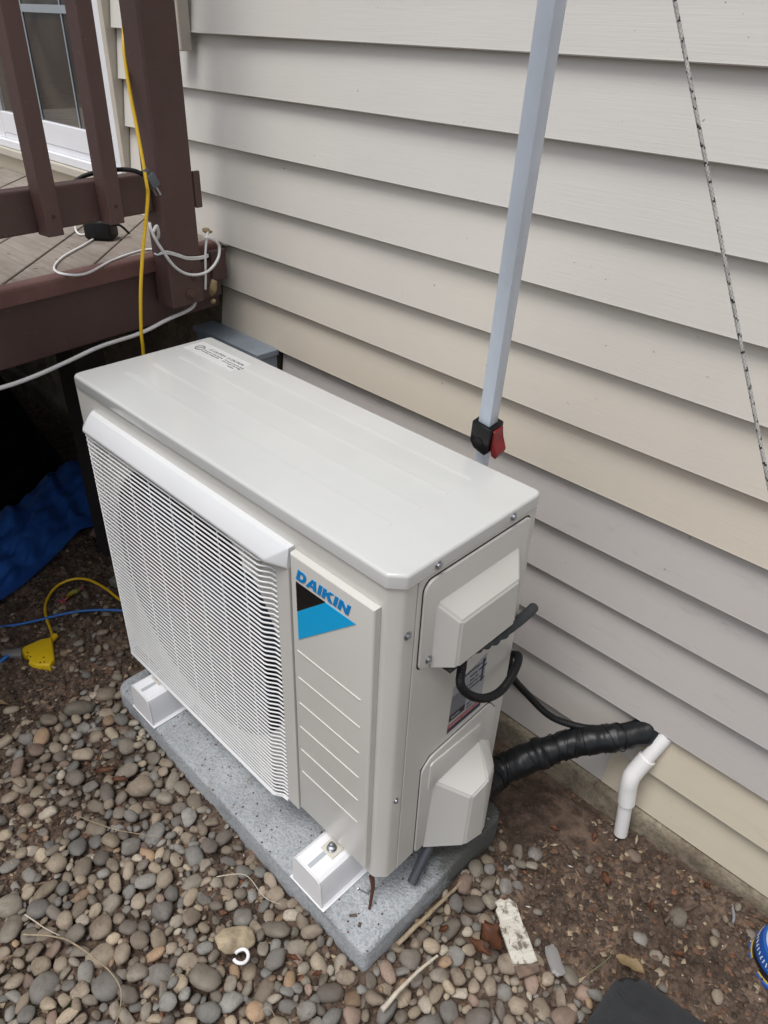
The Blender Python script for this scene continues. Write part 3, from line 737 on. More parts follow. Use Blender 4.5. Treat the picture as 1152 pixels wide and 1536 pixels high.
def screw(x, y, z, par=U, ax='x', r=.0048):
    bm = BM(); add_lathe(bm, [(r*1.5, 0), (r*1.5, .0006), (r, .0008), (r, .003), (r*.8, .0038)], (x, y, z), 12, ax)
    o = obj('screw', bm, M_STEEL, par, smooth=30); return o
for y, z in ((.0737, .7555), (.2404, .7565)): screw(.0045, y, z)
screw(.0010, .0255, .6587); screw(.0066, .0690, .5890, CC); screw(.0010, .0255, .298, r=.0036)
# valve cover
vc = [(.0845, ZB+.004), (.290, ZB+.004), (.283, .32), (.262, .348), (.246, .3485), (.103, .3420), (.0825, .3230)]
bm = BM(); add_prism(bm, [(p[0]+(-.0016 if p[0] < .2 else .001), p[1]+.0018*(p[1] > .2)) for p in vc], .0020, .0026, 'x'); obj('cover_gap', bm, M_GAP, U)
bm = BM(); add_prism(bm, rpoly(vc, .008), .0026, .0062, 'x', .0014, 2, top_only=True); VC = obj('valve_cover', bm, M_PLAS, U, smooth=25)
bm = BM()
ZL = .078
pB = [(.0060, .107, ZL), (.0570, .166, ZL), (.0655, .2125, ZL), (.050, .236, .115), (.0065, .284, .10)]
pT = [(.0060, .118, .262), (.0570, .166, .2225), (.0640, .2010, .2440), (.046, .246, .2260), (.0065, .280, .235)]
apex = (.0062, .2437, .2700)
vb = [bm.verts.new(p) for p in pB]; vt = [bm.verts.new(p) for p in pT]; va = bm.verts.new(apex)
for i in range(4): bm.faces.new((vb[i], vb[i+1], vt[i+1], vt[i]))
bm.faces.new((vb[4], vb[0], vt[0], va, vt[4])); bm.faces.new(vb[::-1])
bm.faces.new((vt[0], vt[1], vt[2], va)); bm.faces.new((va, vt[2], vt[3])); bm.faces.new((va, vt[3], vt[4]))
bmesh.ops.recalc_face_normals(bm, faces=bm.faces[:])
bmesh.ops.bevel(bm, geom=[e for e in bm.edges if max(v.co.x for v in e.verts) > .02], offset=.005, segments=3, affect='EDGES')
o = obj('valve_hood', bm, M_PLAS, U, smooth=75)
WN(o); o.parent = VC
bm = BM(); add_prism(bm, [(.101, .262), (.101, .322), (.108, .326), (.236, .3175), (.2405, .300), (.243, .262)], .0062, .0090, 'x', .002, 2, top_only=True); obj('raised_rim', bm, M_PLAS, U, smooth=25).parent = VC
# rating plate on the side
def side_flat(name, P, x, mat, par):
    bm = BM(); bm.faces.new([bm.verts.new((x, p[0], p[1])) for p in P]); return obj(name, bm, mat, par)
RL = side_flat('rating_plate', [(.143, .362), (.2345, .362), (.2315, .492), (.147, .470)], .00215, M_LABEL, U)
side_flat('plate_strip', [(.1435, .3621), (.2340, .3621), (.2340, .372), (.1435, .372)], .0024, M_NAVY, RL)
side_flat('plate_strip', [(.1435, .3722), (.2340, .3722), (.2340, .3815), (.1435, .3815)], .0024, M_RED, RL)
side_flat('plate_block', [(.1450, .389), (.186, .389), (.186, .404), (.1450, .404)], .0024, M_DARKCAN, RL)
side_flat('plate_block', [(.1450, .4042), (.186, .4042), (.188, .448), (.1465, .448)], .0024, plastic('plate_grey', (.17, .18, .20), .4), RL)
side_flat('plate_block', [(.2215, .43), (.2275, .43), (.2275, .483), (.2215, .483)], .0024, M_NAVY, RL)
SM = lambda y, z: Matrix(((0, 0, 1, .0026), (1, 0, 0, y), (0, 1, 0, z), (0, 0, 0, 1)))
for s_, y, z, sz in (('WARNING  DANGER ELECTRIC', .146, .3740, .0068), ('R410A', .150, .3935, .008), ('INDUSTRIES LTD.', .176, .474, .0072), ('MODEL  208/230V', .190, .462, .0058), ('60Hz 1PH', .190, .452, .0055), ('MAX 15A  RLA', .190, .443, .0055), ('OUTDOOR UNIT', .190, .433, .0055), ('MADE IN', .190, .396, .0055), ('SERIAL NO.', .190, .387, .0055)):
    text_mesh('plate_text', s_, sz, M_INK if 'DANGER' not in s_ and 'R410' not in s_ else M_LABEL, RL, SM(y, z), .0001)
# unit mounting leg + bolt on the near block
def leg(xc, big=True):
    bm = BM(); add_box(bm, xc-.016, xc+.016, -.030, .004, .0845, .0868, .0008); l_ = obj('mounting_leg', bm, unit_paint('leg_beige', (.60, .57, .50), .4), U)
    bm = BM(); add_lathe(bm, [(.0095, 0), (.0095, .0015), (.006, .0017), (.0075, .002), (.0075, .0075), (.0038, .0085), (.0038, .016), (.0025, .017)], (xc, -.0165, .0870), 14, 'z'); b_ = obj('bolt', bm, M_STEEL, U, smooth=30); b_.parent = l_
leg(-.108); leg(-.690)

# ------------------------------------------------------------------ cables and hoses at the side
def tube_obj(name, P, r, mat, sides=10, n=8, parent=None, smooth_path=True, ell=None, **k):
    bm = BM(); add_tube(bm, catmull(P, n) if smooth_path else P, r, sides, True, ell); return obj(name, bm, mat, parent, smooth=60, **k)
loop = [UP(.020, .135, .575), UP(.024, .130, .545), UP(.030, .124, .515), UP(.036, .146, .480), UP(.042, .184, .450), UP(.042, .228, .436), UP(.034, .272, .440), UP(.016, .312, .436), UP(-.012, .333, .405), UP(-.020, .350, .365), UP(-.018, .360, .330)]
rib = lambda r0, n, a: (lambda t: r0*(1+a*math.sin(t*n*2*math.pi)))
tube_obj('electrical_conduit', loop+[Vector((.018, -.140, .262)), Vector((.062, -.105, .205)), Vector((.115, -.070, .190)), Vector((.155, -.035, .193)), Vector((.182, -.006, .199)), Vector((.2, .02, .203))], rib(.0070, 190, .07), M_BLKR, 12, 40,
         label='ribbed black conduit looping out of the side hood and round to the wall', cat='conduit')
foam = [UP(.020, .145, .5555), UP(.021, .18, .549), UP(.021, .2135, .542), UP(.018, .255, .537), UP(.014, .300, .529), UP(.009, .335, .5225), UP(.006, .350, .5195)]
bm = BM(); P = catmull(foam, 10)
add_tube(bm, P, lambda t: .0050+.0040*min(1, max(0, (t-.12)/.35))+(.0016*math.sin(t*60)*(t < .5)), 12)
tube_obj_ = obj('foam_pipe', bm, M_FOAM, smooth=60, label='grey foam covered cable end poking out past the side hood', cat='cable')
# thick taped line set
ls = [UP(.012, .240, .112), UP(.010, .275, .110), Vector((.034, -.215, .108)), Vector((.054, -.180, .124)), Vector((.082, -.140, .144)), Vector((.115, -.100, .1655)), Vector((.150, -.062, .177)), Vector((.185, -.030, .190)), Vector((.225, .022, .203))]
bm = BM(); P = catmull(ls, 14)
add_tube(bm, P, lambda t: (.0315-.0055*t)*(1+.045*math.sin(t*37)*math.sin(t*19+1)+.03*max(0, math.sin(t*95+math.sin(t*31)*4))**2+(.10 if .46 < t < .50 else 0)), 20)
for v in bm.verts: v.co += Vector(mnoise.noise_vector(v.co*55))*.0026+Vector(mnoise.noise_vector(v.co*130))*.0010
lset = obj('line_set', bm, M_TAPE, smooth=70, label='thick black taped refrigerant line running from the unit into the wall', cat='pipe')
for i in range(16):      # spiral edges of the tape
    t = .08+i*.052; c = P[int(t*(len(P)-1))]; d = (P[min(len(P)-1, int(t*(len(P)-1))+1)]-c).normalized()
    u_ = d.cross(Vector((0, 0, 1))).normalized(); v_ = d.cross(u_); r0 = (.0315-.0055*t)*1.035
    pts = [c+(u_*math.cos(a)+v_*math.sin(a))*r0+d*(.010*math.sin(a+i)) for a in [j*2*math.pi/18 for j in range(19)]]
    bm = BM(); add_tube(bm, pts, .0011, 5, False, (1, 1)); o = obj('tape_edge', bm, M_TAPE, lset, smooth=80)
# white condensate pipe
pv = empty('drain_pipe', (.226, -.035, .10), label='white plastic drain pipe with elbow coming out of the siding beside the black line', cat='pipe')
loc = Vector((.226, -.035, .10))
a_ = Vector((.250, .012, .215)); b_ = Vector((.2230, -.036, .103)); c_ = Vector((.2325, -.037, .040)); d_ = Vector((.2430, -.0375, -.060))
def pt(name, P, r, s=24):
    bm = BM(); add_tube(bm, P, r, s); o = obj(name, bm, M_PVC, pv, smooth=60); o.data.transform(Matrix.Translation(-loc)); return o
pt('upper_pipe', [a_, a_.lerp(b_, .80)], .0142)
e1 = a_.lerp(b_, .52); 
pt('elbow', catmull([e1, a_.lerp(b_, .80), a_.lerp(b_, .94)+Vector((.001, 0, 0)), b_.lerp(c_, .14)+Vector((.0015, 0, 0)), b_.lerp(c_, .45), c_.lerp(d_, .05)], 8), .0175)
pt('lower_pipe', [b_.lerp(c_, .5), d_], .0142)
# drain hose under the valve cover
tube_obj('drain_hose', [UP(.004, .160, .092), UP(.006, .13, .070), UP(.010, .100, .042), UP(.014, .078, .022), UP(.015, .072, .017)], .0095, plastic('smoke_hose', (.05, .055, .065), .12, .1), 14,
         label='short smoky hose lying on the pad below the valve cover', cat='hose')
o = tube_obj('rusty_screw', [UP(-.030, .010, .060), UP(-.022, .006, .036), UP(-.010, -.014, .006)], lambda t: .0052-.003*t, M_RUST, 8, label='rusty screw stub hanging below the near bottom corner of the unit', cat='screw')
for i, (x, y, a, L, lb) in enumerate(((-.030, -.600+.055, .3, .022, 'small steel screw on the pad nearest the white block'), (-.014, -.535, 1.2, .018, 'small steel screw on the pad just behind the rusty stub'))):
    bm = BM(); add_tube(bm, [(0, 0, 0), (L, 0, 0)], .0014, 6); add_lathe(bm, [(.0032, 0), (.0032, .001)], (-.001, 0, 0), 8, 'x')
    o = obj('loose_screw', bm, M_STEEL, label=lb, cat='screw'); o.location = (x, y, .0062); o.rotation_euler = (0, 0, a)
for i, (x, y, a, L, lb) in enumerate(((-.002, -.585, .9, .014, 'brown wood chip lying flat near the front edge of the pad'), (.018, -.588, 2.1, .009, 'tiny dark chip near the front corner of the pad'))):
    bm = BM(); add_box(bm, -L/2, L/2, -.0028, .0028, 0, .003, .001, 1); o = obj('wood_chip', bm, M_DKTWIG, label=lb, cat='wood chip'); o.location = (x, y, .003); o.rotation_euler = (0, 0, a)

# ------------------------------------------------------------------ canopy leg (square pole with slider)
p0 = Vector((-.1126, -.2000, .8163)); p1 = Vector((-.0290, -.3010, 1.3734)); dz = (p1-p0).normalized()
pole = empty('canopy_pole', p0-dz*.92, label='pale square metal pole standing behind the air conditioner with a black slider', cat='pole')
xa = Vector((1, 0, 0)); xa = (xa-dz*xa.dot(dz)).normalized(); ya = dz.cross(xa)
PM = Matrix(((xa.x, ya.x, dz.x, p0.x), (xa.y, ya.y, dz.y, p0.y), (xa.z, ya.z, dz.z, p0.z), (0, 0, 0, 1))); PL = Matrix.Translation(-Vector(pole.location)) @ PM
def pp(name, bm, mat, **k):
    o = obj(name, bm, mat, pole, **k); o.data.transform(PL); return o
bm = BM(); add_box(bm, -.0115, .0115, -.0115, .0115, -.014, 1.6, .0022, 2); pp('upper_tube', bm, M_POLE, smooth=40)
bm = BM(); add_box(bm, -.0085, .0085, -.0085, .0085, -.92, -.0145, .0018, 2); pp('lower_tube', bm, M_POLE, smooth=40)
bm = BM(); add_prism(bm, [(-.0185, .012), (-.0185, -.028), (-.010, -.040), (.012, -.044), (.0185, -.036), (.0185, .012)], -.0175, .0175, 'y', .0018, 2); sl_ = pp('slider', bm, M_BLACK, smooth=40)
bm = BM(); add_lathe(bm, [(.008, 0), (.008, .0012), (.005, .0018)], (-.001, -.0185, -.022), 18, 'y')
b2 = pp('slider_boss', bm, M_BLACK)
bm = BM(); add_prism(bm, [(.0188, .008), (.0225, .006), (.0225, -.014), (.034, -.032), (.031, -.045), (.022, -.043), (.0188, -.034)], -.011, .013, 'y', .0022, 2); pp('release_lever', bm, M_REDLEV, smooth=40)

# ------------------------------------------------------------------ guy rope
def rope():
    A = Vector((.08724, -.25327, 1.37637)); B = Vector((.31642, -.29725, .98078)); d = (B-A)
    P0 = A-d*1.9; P1 = B+d*2.35; L = (P1-P0).length; n = int(L/.0024); sides = 8
    bm = BM(); lay = bm.loops.layers.float_color.new('tint'); rings = []
    t = d.normalized(); u = t.cross(Vector((0, 1, 0))).normalized(); v = t.cross(u)
    for i in range(n+1):
        f = i/n; p = P0.lerp(P1, f)+Vector((0, 0, -.012*math.sin(f*math.pi)))
        rings.append([bm.verts.new(p+(u*math.cos(2*math.pi*k/sides)+v*math.sin(2*math.pi*k/sides))*.00215*(1+.07*math.sin(i*1.9+k))) for k in range(sides)])
    for i in range(n):
        for k in range(sides):
            f = bm.faces.new((rings[i][k], rings[i][(k+1) % sides], rings[i+1][(k+1) % sides], rings[i+1][k])); f.smooth = True
            ph = (i+k*.9) % 7.3; ph2 = (i-k*.9) % 8.1
            c = (.02, .02, .02) if (ph < 1.3 and ph2 < 4.4) or (ph2 < 1.2 and ph < 3) else ((.40, .39, .37) if (i+k) % 2 else (.27, .265, .25))
            for l in f.loops: l[lay] = (*c, 1)
    return obj('guy_rope', bm, M_LITTER, recalc=False, label='black flecked grey guy rope slanting down in front of the siding', cat='rope')
rope()

# ------------------------------------------------------------------ cords
yel = [D(-.085, .12, 1.45), D(-.060, .160, 1.375), D(-.038, .184, 1.320), D(-.018, .2045, 1.2829), D(.006, .2215, 1.2242), D(.045, .2440, 1.1445), D(.085, .2682, 1.0641), D(.086, .2714, 1.026), D(.085, .301, .9234), D(.085, .3206, .8423), D(.085, .334, .756), D(.080, .3332, .7091), D(.05, .33, .55), D(.03, .36, .30), D(.04, .40, .06), Vector((-1.05, -.42, -.020)), Vector((-1.1295, -.4292, -.052)), Vector((-1.2008, -.4362, -.050)), Vector((-1.267, -.4537, -.046)), Vector((-1.3083, -.4846, -.050)), Vector((-1.3145, -.5322, -.055)), Vector((-1.2767, -.5791, -.057)), Vector((-1.2247, -.6066, -.057)), Vector((-1.1501, -.6258, -.052)), Vector((-1.1130, -.6356, -.048))]
yel = [p+Vector((0, 0, .006)) if p.z < 0 else p for p in yel]
tube_obj('extension_cord', yel, .0038, M_YEL, 10, 8, label='yellow extension cord hanging down the brown deck post and curling on the soil', cat='extension cord')
tube_obj('extension_cord', [Vector((-1.40, -.95, -.048)), Vector((-1.2513, -.722, -.047)), Vector((-1.2115, -.6483, -.046)), Vector((-1.1814, -.568, -.046)), Vector((-1.1445, -.5081, -.046)), Vector((-1.0856, -.449, -.045)), Vector((-1.0, -.38, -.05)), Vector((-.9, -.30, -.06))], .0036, M_BLU, 8, label='thin blue cord crossing under the yellow cord towards the unit', cat='extension cord')
# triple tap
tp = empty('power_tap', (-1.08, -.685, -.05), label='yellow triangular three way power outlet at the end of the yellow cord', cat='power outlet')
Pq = [(-1.106, -.640), (-1.022, -.672), (-1.010, -.690), (-1.030, -.712), (-1.056, -.724), (-1.074, -.714), (-1.113, -.722), (-1.120, -.708), (-1.117, -.665)]
Pq = [(x+1.08, y+.685) for x, y in Pq]
bm = BM(); add_prism(bm, Pq, -.012, .016, 'z', .005, 3, top_only=True); b = obj('housing', bm, M_YTAP, tp, smooth=40)
bm = BM(); add_tube(bm, [(-.038, .058, .002), (-.024, .036, .002)], .0085, 10); obj('strain_relief', bm, M_YTAP, tp, smooth=50)
for (x, y) in ((.052, -.010), (.046, -.018), (.010, -.027), (.003, -.031), (.035, -.004), (-.010, -.026)):
    bm = BM(); add_box(bm, x-.002, x+.002, y-.002, y+.002, .0158, .0166, .0003, 1); obj('socket_hole', bm, M_GAP, tp)
pl = empty('blue_plug', (-1.12, -.735, -.045), label='clear plug with a blue cord pushed into the yellow power outlet', cat='plug')
bm = BM(); add_tube(bm, [(.012, .018, .0), (-.004, -.002, .0), (-.022, -.018, .0)], lambda t: .016-.006*t, 12); obj('plug_body', bm, M_CLEARISH, pl, smooth=50)
bm = BM(); add_tube(bm, catmull([(-.006, -.004, .003), (-.0, -.03, 0), (.006, -.060, -.004), (.010, -.12, -.008), (.03, -.22, -.008)], 6), .0048, 10); obj('cord', bm, M_BLU, pl, smooth=50)
# candy wrapper
bm = BM(); lay = bm.loops.layers.float_color.new('tint'); n = 10; rows = []
for i in range(n+1):
    f = i/n; rows.append([bm.verts.new((-.038+.076*f, w*.0085*(1 if i not in (0, n) else 1.2), .006+.003*math.sin(f*9+w*2))) for w in (-1, -.3, .4, 1)])
cols = [(.6, .1, .28), (.6, .22, .03), (.62, .42, .05), (.5, .45, .1), (.22, .32, .08)]
for i in range(n):
    for j in range(3):
        f = bm.faces.new((rows[i][j], rows[i][j+1], rows[i+1][j+1], rows[i+1][j])); c = cols[min(4, (i*5//n+(j == 0 and i % 3 == 0)) % 5)]
        for l in f.loops: l[lay] = (*c, 1)
bmesh.ops.solidify(bm, geom=bm.faces[:], thickness=.001)
w_ = obj('candy_wrapper', bm, M_LITTER, label='pink and yellow snack wrapper inside the curl of the yellow cord', cat='wrapper'); w_.location = (-1.252, -.521, -.054); w_.rotation_euler = (0, 0, R_(107))
# black cord draped over the rail with its plug
bp = empty('black_plug', D(.065, .262, 1.065), label='black three prong plug hanging over the bottom rail beside the post', cat='plug')
BPI = Matrix.Translation(-D(.065, .262, 1.065))
def bpp(name, bm, mat, **k):
    o = obj(name, bm, mat, None, **k); o.data.transform(BPI @ DM); o.parent = bp; return o
bm = BM(); add_tube(bm, catmull([(-.05, .42, 1.00), (-.030, .36, 1.055), (.0, .325, 1.074), (.045, .300, 1.082), (.064, .279, 1.080), (.073, .262, 1.071)], 8), .0045, 10); bpp('cord', bm, M_BLKR, smooth=60)
ax = Vector((.006, -.0175, -.038)).normalized(); c0 = Vector((.078, .258, 1.073)); s1 = ax.cross(Vector((1, 0, 0))).normalized(); s2 = ax.cross(s1)
PMx = Matrix(((s1.x, s2.x, ax.x, c0.x), (s1.y, s2.y, ax.y, c0.y), (s1.z, s2.z, ax.z, c0.z), (0, 0, 0, 1)))
bm = BM(); add_box(bm, -.0105, .0105, -.0115, .0105, .0, .028, .003, 2, mat=PMx); add_box(bm, -.006, .006, -.006, .006, -.012, .001, .002, 2, mat=PMx); bpp('plug_body', bm, plastic('plug_grey', (.09, .10, .115), .4), smooth=40)
for (u0, v0, w) in ((-.0050, .004, .0032), (.0055, .004, .0032)):
    bm = BM(); add_box(bm, u0-.0008, u0+.0008, v0-w, v0+w, .027, .044, .0003, 1, mat=PMx); bpp('prong', bm, M_STEEL)
bm = BM(); add_tube(bm, [PMx @ Vector((0, -.0055, .027)), PMx @ Vector((0, -.0055, .045))], .0022, 8); bpp('prong', bm, M_STEEL)
# adapter on deck boards
ad = empty('power_adapter', (-1.300, -.222, .887), R_(40), label='black power adapter lying on the deck boards under the bottom rail', cat='power adapter')
bm = BM(); add_box(bm, -.034, .034, -.026, .026, 0, .046, .008, 3); obj('housing', bm, M_BLKR, ad, smooth=40)
bm = BM(); add_tube(bm, catmull([(.03, .0, .03), (.045, .01, .03), (.055, .035, .006)], 6), .003, 8); obj('lead', bm, M_BLKR, ad, smooth=60)
zc = .8885
wc = [Vector((-1.44, -.185, zc+.012)), Vector((-1.405, -.235, zc+.014)), Vector((-1.36, -.25, zc)), Vector((-1.3424, -.206, zc)), Vector((-1.27, -.278, zc)), Vector((-1.191, -.373, zc)), Vector((-1.117, -.428, zc)), Vector((-1.064, -.433, zc)), Vector((-1.036, -.397, zc+.001)), Vector((-1.101, -.300, zc)), Vector((-1.137, -.205, zc)), Vector((-1.1, -.165, zc+.004))]
off = .0032
twin = lambda P: (P, [p+Vector((0.0022, -.0022, 0)) for p in P])
bm = BM()
for Q in (wc, [p+Vector((.0033, -.0020, .0)) for p in wc]): add_tube(bm, catmull(Q, 8), .0021, 8)
tail = [D(.055, .220, .908), D(.0585, .19, .897), D(.0575, .165, .886), D(.0565, .135, .880), D(.057, .110, .8785), D(.056, .100, .880)]
for q_ in (0, .0042): add_tube(bm, catmull([Vector((-1.101, -.20, zc)), D(.035, .226, .898)]+[t+Vector((0, 0, -q_)) for t in tail], 6), .0021, 8)
lp_ = [D(.045, .085, .930), D(.054, .094, .925), D(.058, .103, .91), D(.058, .110, .876), D(.056, .112, .84), D(.052, .114, .80)]
add_tube(bm, catmull(lp_, 8), .0028, 8)
big = [D(.035, .235, .965), D(.062, .2575, .972), D(.070, .2565, .95), D(.070, .2435, .9247), D(.070, .2107, .8754), D(.070, .1702, .8494), D(.070, .1204, .8457), D(.066, .0806, .8662), D(.062, .0689, .895), D(.062, .088, .915), D(.058, .108, .920)]
add_tube(bm, catmull(big, 8), .0033, 10); add_tube(bm, catmull([D(.035, .225, .93), D(.055, .232, .945), D(.070, .245, .968), D(.071, .2575, .958)], 8), .0033, 10)
obj('white_cable', bm, M_WCORD, smooth=60, label='white cable running over the deck boards and tied around the post', cat='cable')
hang = [D(.01, .115, .775), D(.015, .131, .7508), D(.02, .2139, .7412), D(.02, .2928, .7291), D(.02, .4006, .7269), D(.02, .4858, .7161), D(.02, .5654, .7074), D(.02, .6385, .706), D(.02, .75, .715), D(.0, .95, .76)]
tube_obj('hanging_cable', hang, .0046, M_WCORD, 10, 8, label='white cable sagging in front of the brown deck fascia', cat='cable')
# cobweb-caught dry leaf bits by the post
for (p, q_, s_, lb) in ((D(.055, .093, .80), (.4, .2, 1), .022, 'crumpled tan leaf scrap stuck beside the post foot'), (D(.05, .092, .765), (.2, 1.1, .3), .012, 'small dry bud dangling below the post foot'), (D(.045, .088, .93), (1.3, .5, .2), .016, 'pale leaf scrap caught between the post and the siding')):
    bm = BM(); bmesh.ops.create_icosphere(bm, subdivisions=2, radius=1)
    for v in bm.verts: v.co = Vector((v.co.x*s_*.45, v.co.y*s_*.35, v.co.z*s_))*(1+.5*mnoise.noise(v.co*2.1+Vector((s_*99, 0, 0))))
    o = obj('leaf_scrap', bm, M_LEAFT, smooth=60, label=lb, cat='leaf'); o.location = p; o.rotation_euler = q_

# ------------------------------------------------------------------ tarp under the deck
def cloth(name, fn, nu, nv, mat, thick=.0015, **k):
    bm = BM(); g = [[bm.verts.new(fn(i/nu, j/nv)) for j in range(nv+1)] for i in range(nu+1)]
    for i in range(nu):
        for j in range(nv): bm.faces.new((g[i][j], g[i+1][j], g[i+1][j+1], g[i][j+1]))
    bmesh.ops.solidify(bm, geom=bm.faces[:], thickness=thick)
    return obj(name, bm, mat, smooth=70, **k)
Fr = [Vector(p) for p in ((-1.30, -.92), (-1.335, -.74), (-1.3485, -.6815), (-1.3791, -.5929), (-1.4315, -.5096), (-1.5048, -.4116), (-1.5458, -.3471), (-1.5301, -.2779))]
Bk = [p+Vector((-.34, .10)) for p in Fr]
def tarpf(u, v):
    a = u*(len(Fr)-1); i = min(int(a), len(Fr)-2); f = a-i; F = Fr[i].lerp(Fr[i+1], f); B = Bk[i].lerp(Bk[i+1], f)
    p = F.lerp(B, v); h = .055*sstep(0, .8, v)*(1-.15*u)
    z = -.072+float(h)+.004
    n_ = mnoise.noise(Vector((p.x*7+p.y*3, p.y*5, 1.3)))*.03+mnoise.noise(Vector((p.x*22+u*9, p.y*12, 4.3)))*.018
    fold = .007*math.sin(u*38+v*5+3*mnoise.noise(Vector((u*4, v*4, 0))))*min(1, v*6)
    return Vector((p.x, p.y, max(z+(abs(n_)*1.1+fold)*min(1, .12+v*5), gz(p.x, p.y)+.006)+.013))
cloth('blue_tarp', tarpf, 110, 50, M_TARP, .0012, label='crumpled blue tarp piled in the shade under the deck', cat='tarp')
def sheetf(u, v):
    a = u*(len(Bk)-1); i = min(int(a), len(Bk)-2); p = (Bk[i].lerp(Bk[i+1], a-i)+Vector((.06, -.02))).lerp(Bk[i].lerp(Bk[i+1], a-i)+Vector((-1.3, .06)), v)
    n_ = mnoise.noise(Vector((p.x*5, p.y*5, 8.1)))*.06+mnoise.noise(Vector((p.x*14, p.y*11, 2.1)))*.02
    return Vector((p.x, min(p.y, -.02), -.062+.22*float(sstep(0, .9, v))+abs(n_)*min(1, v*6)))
cloth('shade_sheet', sheetf, 60, 50, tarp_mat('navy_shade_fill', (.003, .004, .009), (.005, .007, .016), .6), .0012, label='near-black navy sheet added to deepen the shade behind the blue tarp', cat='tarp')  # added sheet, its near-black navy stands in for deep shade under the deck
# odds and ends beside the unit
bm = BM(); add_box(bm, -.075, .075, -.05, .05, -.02, .030, .006, 2); o = obj('concrete_paver', bm, M_PAVER, label='mossy concrete paver corner on the soil behind the grille side', cat='paver'); o.location = (-1.185, -.345, -.075); o.rotation_euler = (R_(4), R_(-5), R_(8))
bm = BM(); add_box(bm, -.09, .09, -.008, .008, -.06, .06, .003, 1); o = obj('wood_offcut', bm, leaf_mat('cut_wood', (.11, .07, .045), (.17, .115, .08)), label='brown wood offcut leaning beside the blue tarp', cat='wood'); o.location = (-1.42, -.255, -.03); o.rotation_euler = (R_(-50), R_(15), R_(30))

# ------------------------------------------------------------------ blue can
can = empty('blue_can', (.590, -.076, -.042), label='blue round can with pale lid at the right edge of the soil', cat='can')
bm = BM(); add_lathe(bm, [(.058, 0), (.0630, .002), (.0645, .006), (.0635, .011), (.0600, .012)], (0, 0, 0), 56); obj('base_ring', bm, M_CANBLUE, can, smooth=35)
bm = BM(); add_lathe(bm, [(.0585, .0122), (.0612, .0125), (.0608, .0142), (.0585, .0145)], (0, 0, 0), 56); obj('gold_ring', bm, M_CANYEL, can, smooth=35)
bm = BM(); add_lathe(bm, [(.0588, .0147), (.0575, .028), (.056, .0285)], (0, 0, 0), 56); obj('black_band', bm, M_DARKCAN, can, smooth=35)
bm = BM(); add_lathe(bm, [(.0570, .0288), (.0588, .030), (.0560, .056), (.0535, .060), (.050, .0605)], (0, 0, 0), 56); obj('blue_band', bm, M_CANBLUE, can, smooth=35)
bm = BM(); add_lathe(bm, [(.0488, .0607), (.0495, .063), (.0480, .065), (.010, .0650)], (0, 0, 0), 56); obj('can_lid', bm, M_CANTOP, can, smooth=35)
for i in range(15):   # white lettering round the side
    a = R_(165+i*7.0); h_ = .009 if i % 4 else .0075
    Mx = Matrix.Rotation(a, 4, 'Z') @ Matrix.Translation((.0577, 0, .043)) @ Matrix.Rotation(R_(-6), 4, 'Y') @ Matrix.Rotation(R_(12*((i*7) % 3-1)), 4, 'X')
    bm = BM(); add_box(bm, -.0002, .0004, -.0009, .0009, -h_/2, h_/2, 0, mat=Mx)
    if i % 3 == 0: add_box(bm, -.0003, .0003, -.0009, .0026, -h_/2, -h_/2+.0018, 0, mat=Mx)
    obj('letter', bm, M_DOORW, can)

# ------------------------------------------------------------------ black slab, bottom right
bm = BM(); sz = .30; P = rpoly([(0, 0), (0, -sz), (sz, -sz+.03), (sz, .035)], .040, 8)
add_prism(bm, P, 0, .040, 'z', .012, 4, top_only=True)
for v in bm.verts:
    if v.co.z > .02: v.co.z += .010*math.sin(min(1, max(0, v.co.x/sz))*math.pi)*math.sin(min(1, max(0, -v.co.y/sz))*math.pi)
bs = obj('rubber_mat', bm, M_BLKFAB, smooth=40, label='matte black rubber block corner at the bottom edge of the picture', cat='rubber block'); bs.location = (.387, -.300, -.052)

# ------------------------------------------------------------------ white plank piece, plastic shard, sticks, leaves, ring
def gzr(x, y): return float(ground_z(x, y)+rough_z(np.array([x]), np.array([y]))[0])
bm = BM(); P = [(-.060, -.018), (-.050, -.014), (-.046, -.021), (-.02, -.020), (-.018, -.024), (.050, -.022), (.056, .010), (.054, .023), (-.004, .022), (-.010, .018), (-.05, .021), (-.061, .010), (-.057, .001), (-.064, -.006)]
add_prism(bm, P, 0, .0075, 'z', .0012, 1, top_only=True)
o = obj('weathered_plank', bm, M_PLANK, label='splintered white painted wood piece where the pebbles meet the soil', cat='wood'); pk = o; o.location = (.212, -.376, -.046); o.rotation_euler = (R_(4), R_(3), R_(-33))
bm = BM(); add_prism(bm, [(.0535, -.022), (.074, -.019), (.071, .021), (.0565, .023), (.0575, .008)], .0004, .0068, 'z', .0012, 1, top_only=True); obj('bare_end', bm, leaf_mat('bare_wood', (.10, .065, .045), (.19, .13, .095)), pk)
bm = BM(); bmesh.ops.create_icosphere(bm, subdivisions=3, radius=1)
for v in bm.verts: v.co = Vector((math.copysign(abs(v.co.x)**.5, v.co.x)*.026, math.copysign(abs(v.co.y)**.6, v.co.y)*.0125, v.co.z*.006))*(1+.16*mnoise.noise(v.co*2.2)+.14*mnoise.noise(v.co*6))
a = NT('clear_plastic'); a.col((.55, .54, .53)); a.rough(.15); a.b.inputs['Transmission Weight'].default_value = .65; a.b.inputs['IOR'].default_value = 1.3
o = obj('plastic_scrap', bm, a.m, smooth=25, label='crinkled clear plastic scrap right of the white wood piece', cat='plastic scrap'); o.location = (.291, -.364, -.042); o.rotation_euler = (0, 0, R_(-36))
